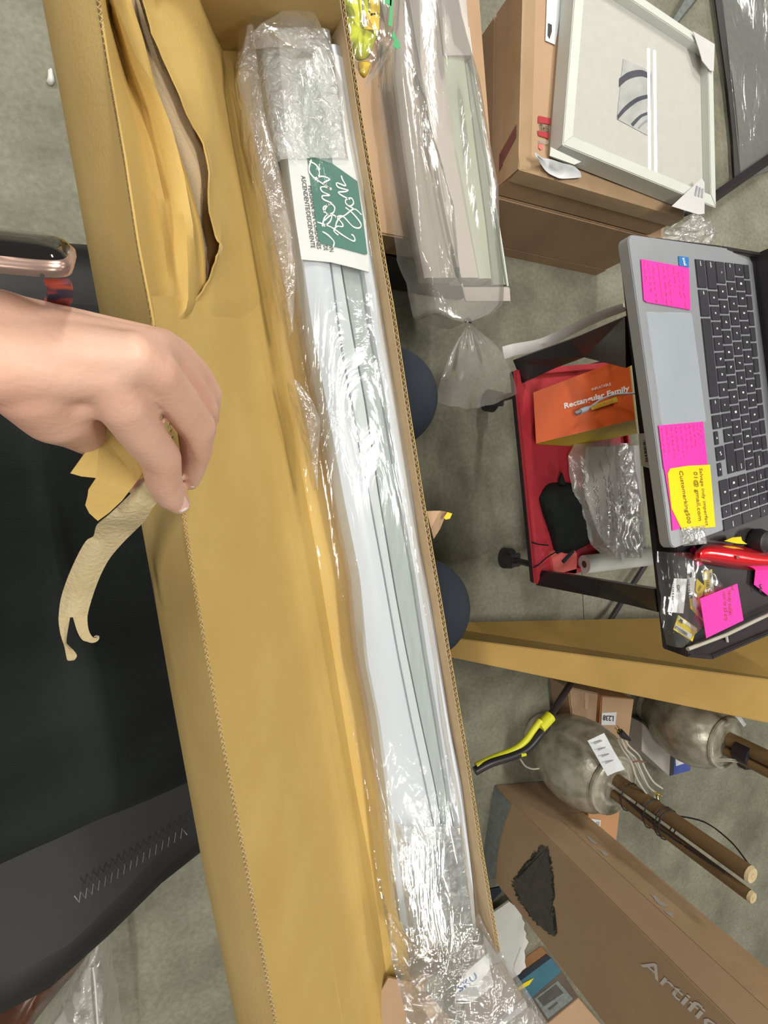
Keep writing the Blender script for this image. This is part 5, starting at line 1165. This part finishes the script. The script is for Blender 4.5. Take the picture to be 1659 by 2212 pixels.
vt('Artificial', zB(1138,818), zB(1560,1215), zB(1165,782), M['pkwhite'])
face([(1160,1762),(1262,1761),(1659,2106),(1640,2130)], M['card'], 'side_tape', tc_, ns, .0012) if False else None
k = 0
sA = E1+Ew*.48; sB = E2
slab('side_tape', [Vector((sA.x,sA.y,.16))+ns*.001, Vector((sB.x,sB.y,.16))+ns*.001-Ew*.02, Vector((sB.x,sB.y,HT-.005))+ns*.001-Ew*.02, Vector((sA.x,sA.y,HT-.005))+ns*.001], M['tape'], tc_, .0004)
for k, (x, y, L_) in enumerate(((1262,1806,.030),(1290,1835,.022),(1400,1932,.034),(1432,1968,.018))):
    p = onface(x, y, ns, .002); rr_ = random.Random(k); q = [p+Vector((0,0,L_*t))+Ew*(.03*rr_.random()) for t in (0,.3,.5,.8,1)] + [p+Vector((0,0,L_*t))+Ew*(.05+.05*rr_.random()) for t in (1.1,.85,.6,.2)]
    mesh('tape_tear', q, [tuple(range(9))], M['gbox'], tc_)
# bits between the carton foot and the tree carton
wf = thing('white_sheet', 'torn white foam sheet lying behind the foot of the kraft carton', 'sheet', P(1100,2030,.02))
wo = [(1045,1985),(1066,1966),(1082,1955),(1098,1944),(1104,1950),(1112,1954),(1118,1962),(1124,1970),(1126,1982),(1131,1990),(1129,2003),(1134,2012),(1133,2022),(1139,2031),(1134,2042),(1130,2050),(1132,2062),(1131,2074),(1134,2086),(1126,2092),(1120,2100),(1107,2108),(1090,2125),(1040,2100)]
pslab('sheet', wo, .03, M['foam'], wf, .006)
mesh('crease_line', [P(1124,2046,.0366),P(1126,2047,.0366),P(1112,2085,.0366),P(1110,2102,.0366),P(1109,2085,.0366)], [(0,1,2,3,4)], M['guard'], wf)
dk = thing('dark_strap', 'short dark strap end beside the white foam sheet', 'strap', P(1068,1925,.03))
slab('strap', [P(1050,1920,.04),P(1078,1914,.04),P(1082,1924,.04),P(1062,1945,.04),P(1048,1945,.04)], M['navy'], dk, .004)
bb = thing('game_box', 'teal blue printed box with yellow streak and a dark framed picture', 'box', P(1170,2150,.0))
def zE(x, y): return (950+x/5.53, 2020+y/5.53)
pbox('carton_body', [zE(875,525),zE(1280,225),zE(1330,270),zE(1450,440),zE(1655,742),zE(1290,1045),zE(1250,1000)], 0, .03, M['card3'], bb, .002)
pslab('teal_face', [zE(875,525),zE(1280,225),zE(1330,270),zE(1450,440),zE(1062,785)], .0302, M['bluebox'], bb, .0005)
pslab('dark_band', [zE(875,525),zE(1280,225),zE(1330,272),zE(905,590)], .0310, M['navy'], bb, .0004)
pslab('yellow_streak', [zE(930,632),zE(1000,575),zE(1122,510),zE(1070,590),zE(950,660)], .0320, M['yellow'], bb, .0004)
pslab('picture_border', [zE(1062,785),zE(1450,440),zE(1480,462),zE(1655,742),zE(1290,1045)], .0308, M['dbrown'], bb, .0005)
pslab('picture', [zE(1130,755),zE(1408,545),zE(1592,762),zE(1290,1000)], .0320, M['slate'], bb, .0004)
pslab('picture_dark', [zE(1170,760),zE(1390,590),zE(1480,690),zE(1240,850)], .0330, M['graph'], bb, .0003)
pslab('picture_dark', [zE(1290,880),zE(1400,795),zE(1415,815),zE(1310,900)], .0330, M['graph'], bb, .0003)
tn = thing('tan_box', 'plain tan box corner below the framed picture print', 'box', P(1230,2190,0))
pbox('carton_body', [(1184,2210),(1250,2156),(1300,2215),(1330,2300),(1190,2300)], 0, .03, M['card'], tn, .002)
# brown leather bag and clear bag at the lower left
lb = thing('leather_bag', 'glossy brown leather bag half under the black seat', 'bag', P(80,2140,.1))
puff('bag_body', [(-60,2140),(20,2080),(110,2045),(200,1995),(222,1992),(200,2040),(170,2090),(120,2150),(70,2215),(20,2290),(-60,2320)], .12, .10, M['leather'], lb, 8, 7, .01, 3)
tube('piping', smoothpts([P(104,2060,.27),P(70,2100,.28),P(30,2140,.28),P(-20,2190,.27)],5), .006, M['leather'], lb, 8)
tube('handle', smoothpts([P(45,2088,.30),P(40,2115,.31),P(10,2150,.31),P(-40,2190,.30)],5), .010, M['leather'], lb, 10)
pbg = thing('plastic_bag', 'clear plastic bag standing beside the brown leather bag', 'bag', P(200,2150,.05))
film_sheet('plastic', [(215,1985),(190,2040),(150,2110),(90,2215),(60,2300)], [(228,1985),(232,2060),(240,2120),(255,2215),(265,2300)], 1985, 2300, .10, .02, .006, M['film_b'], pbg, 40, 16, (20,8), 91, .04)
tube('fold', smoothpts([P(201,2088,.13),P(206,2130,.14),P(212,2215,.14),P(220,2290,.13)],5), .0022, M['guard'], pbg, 6)
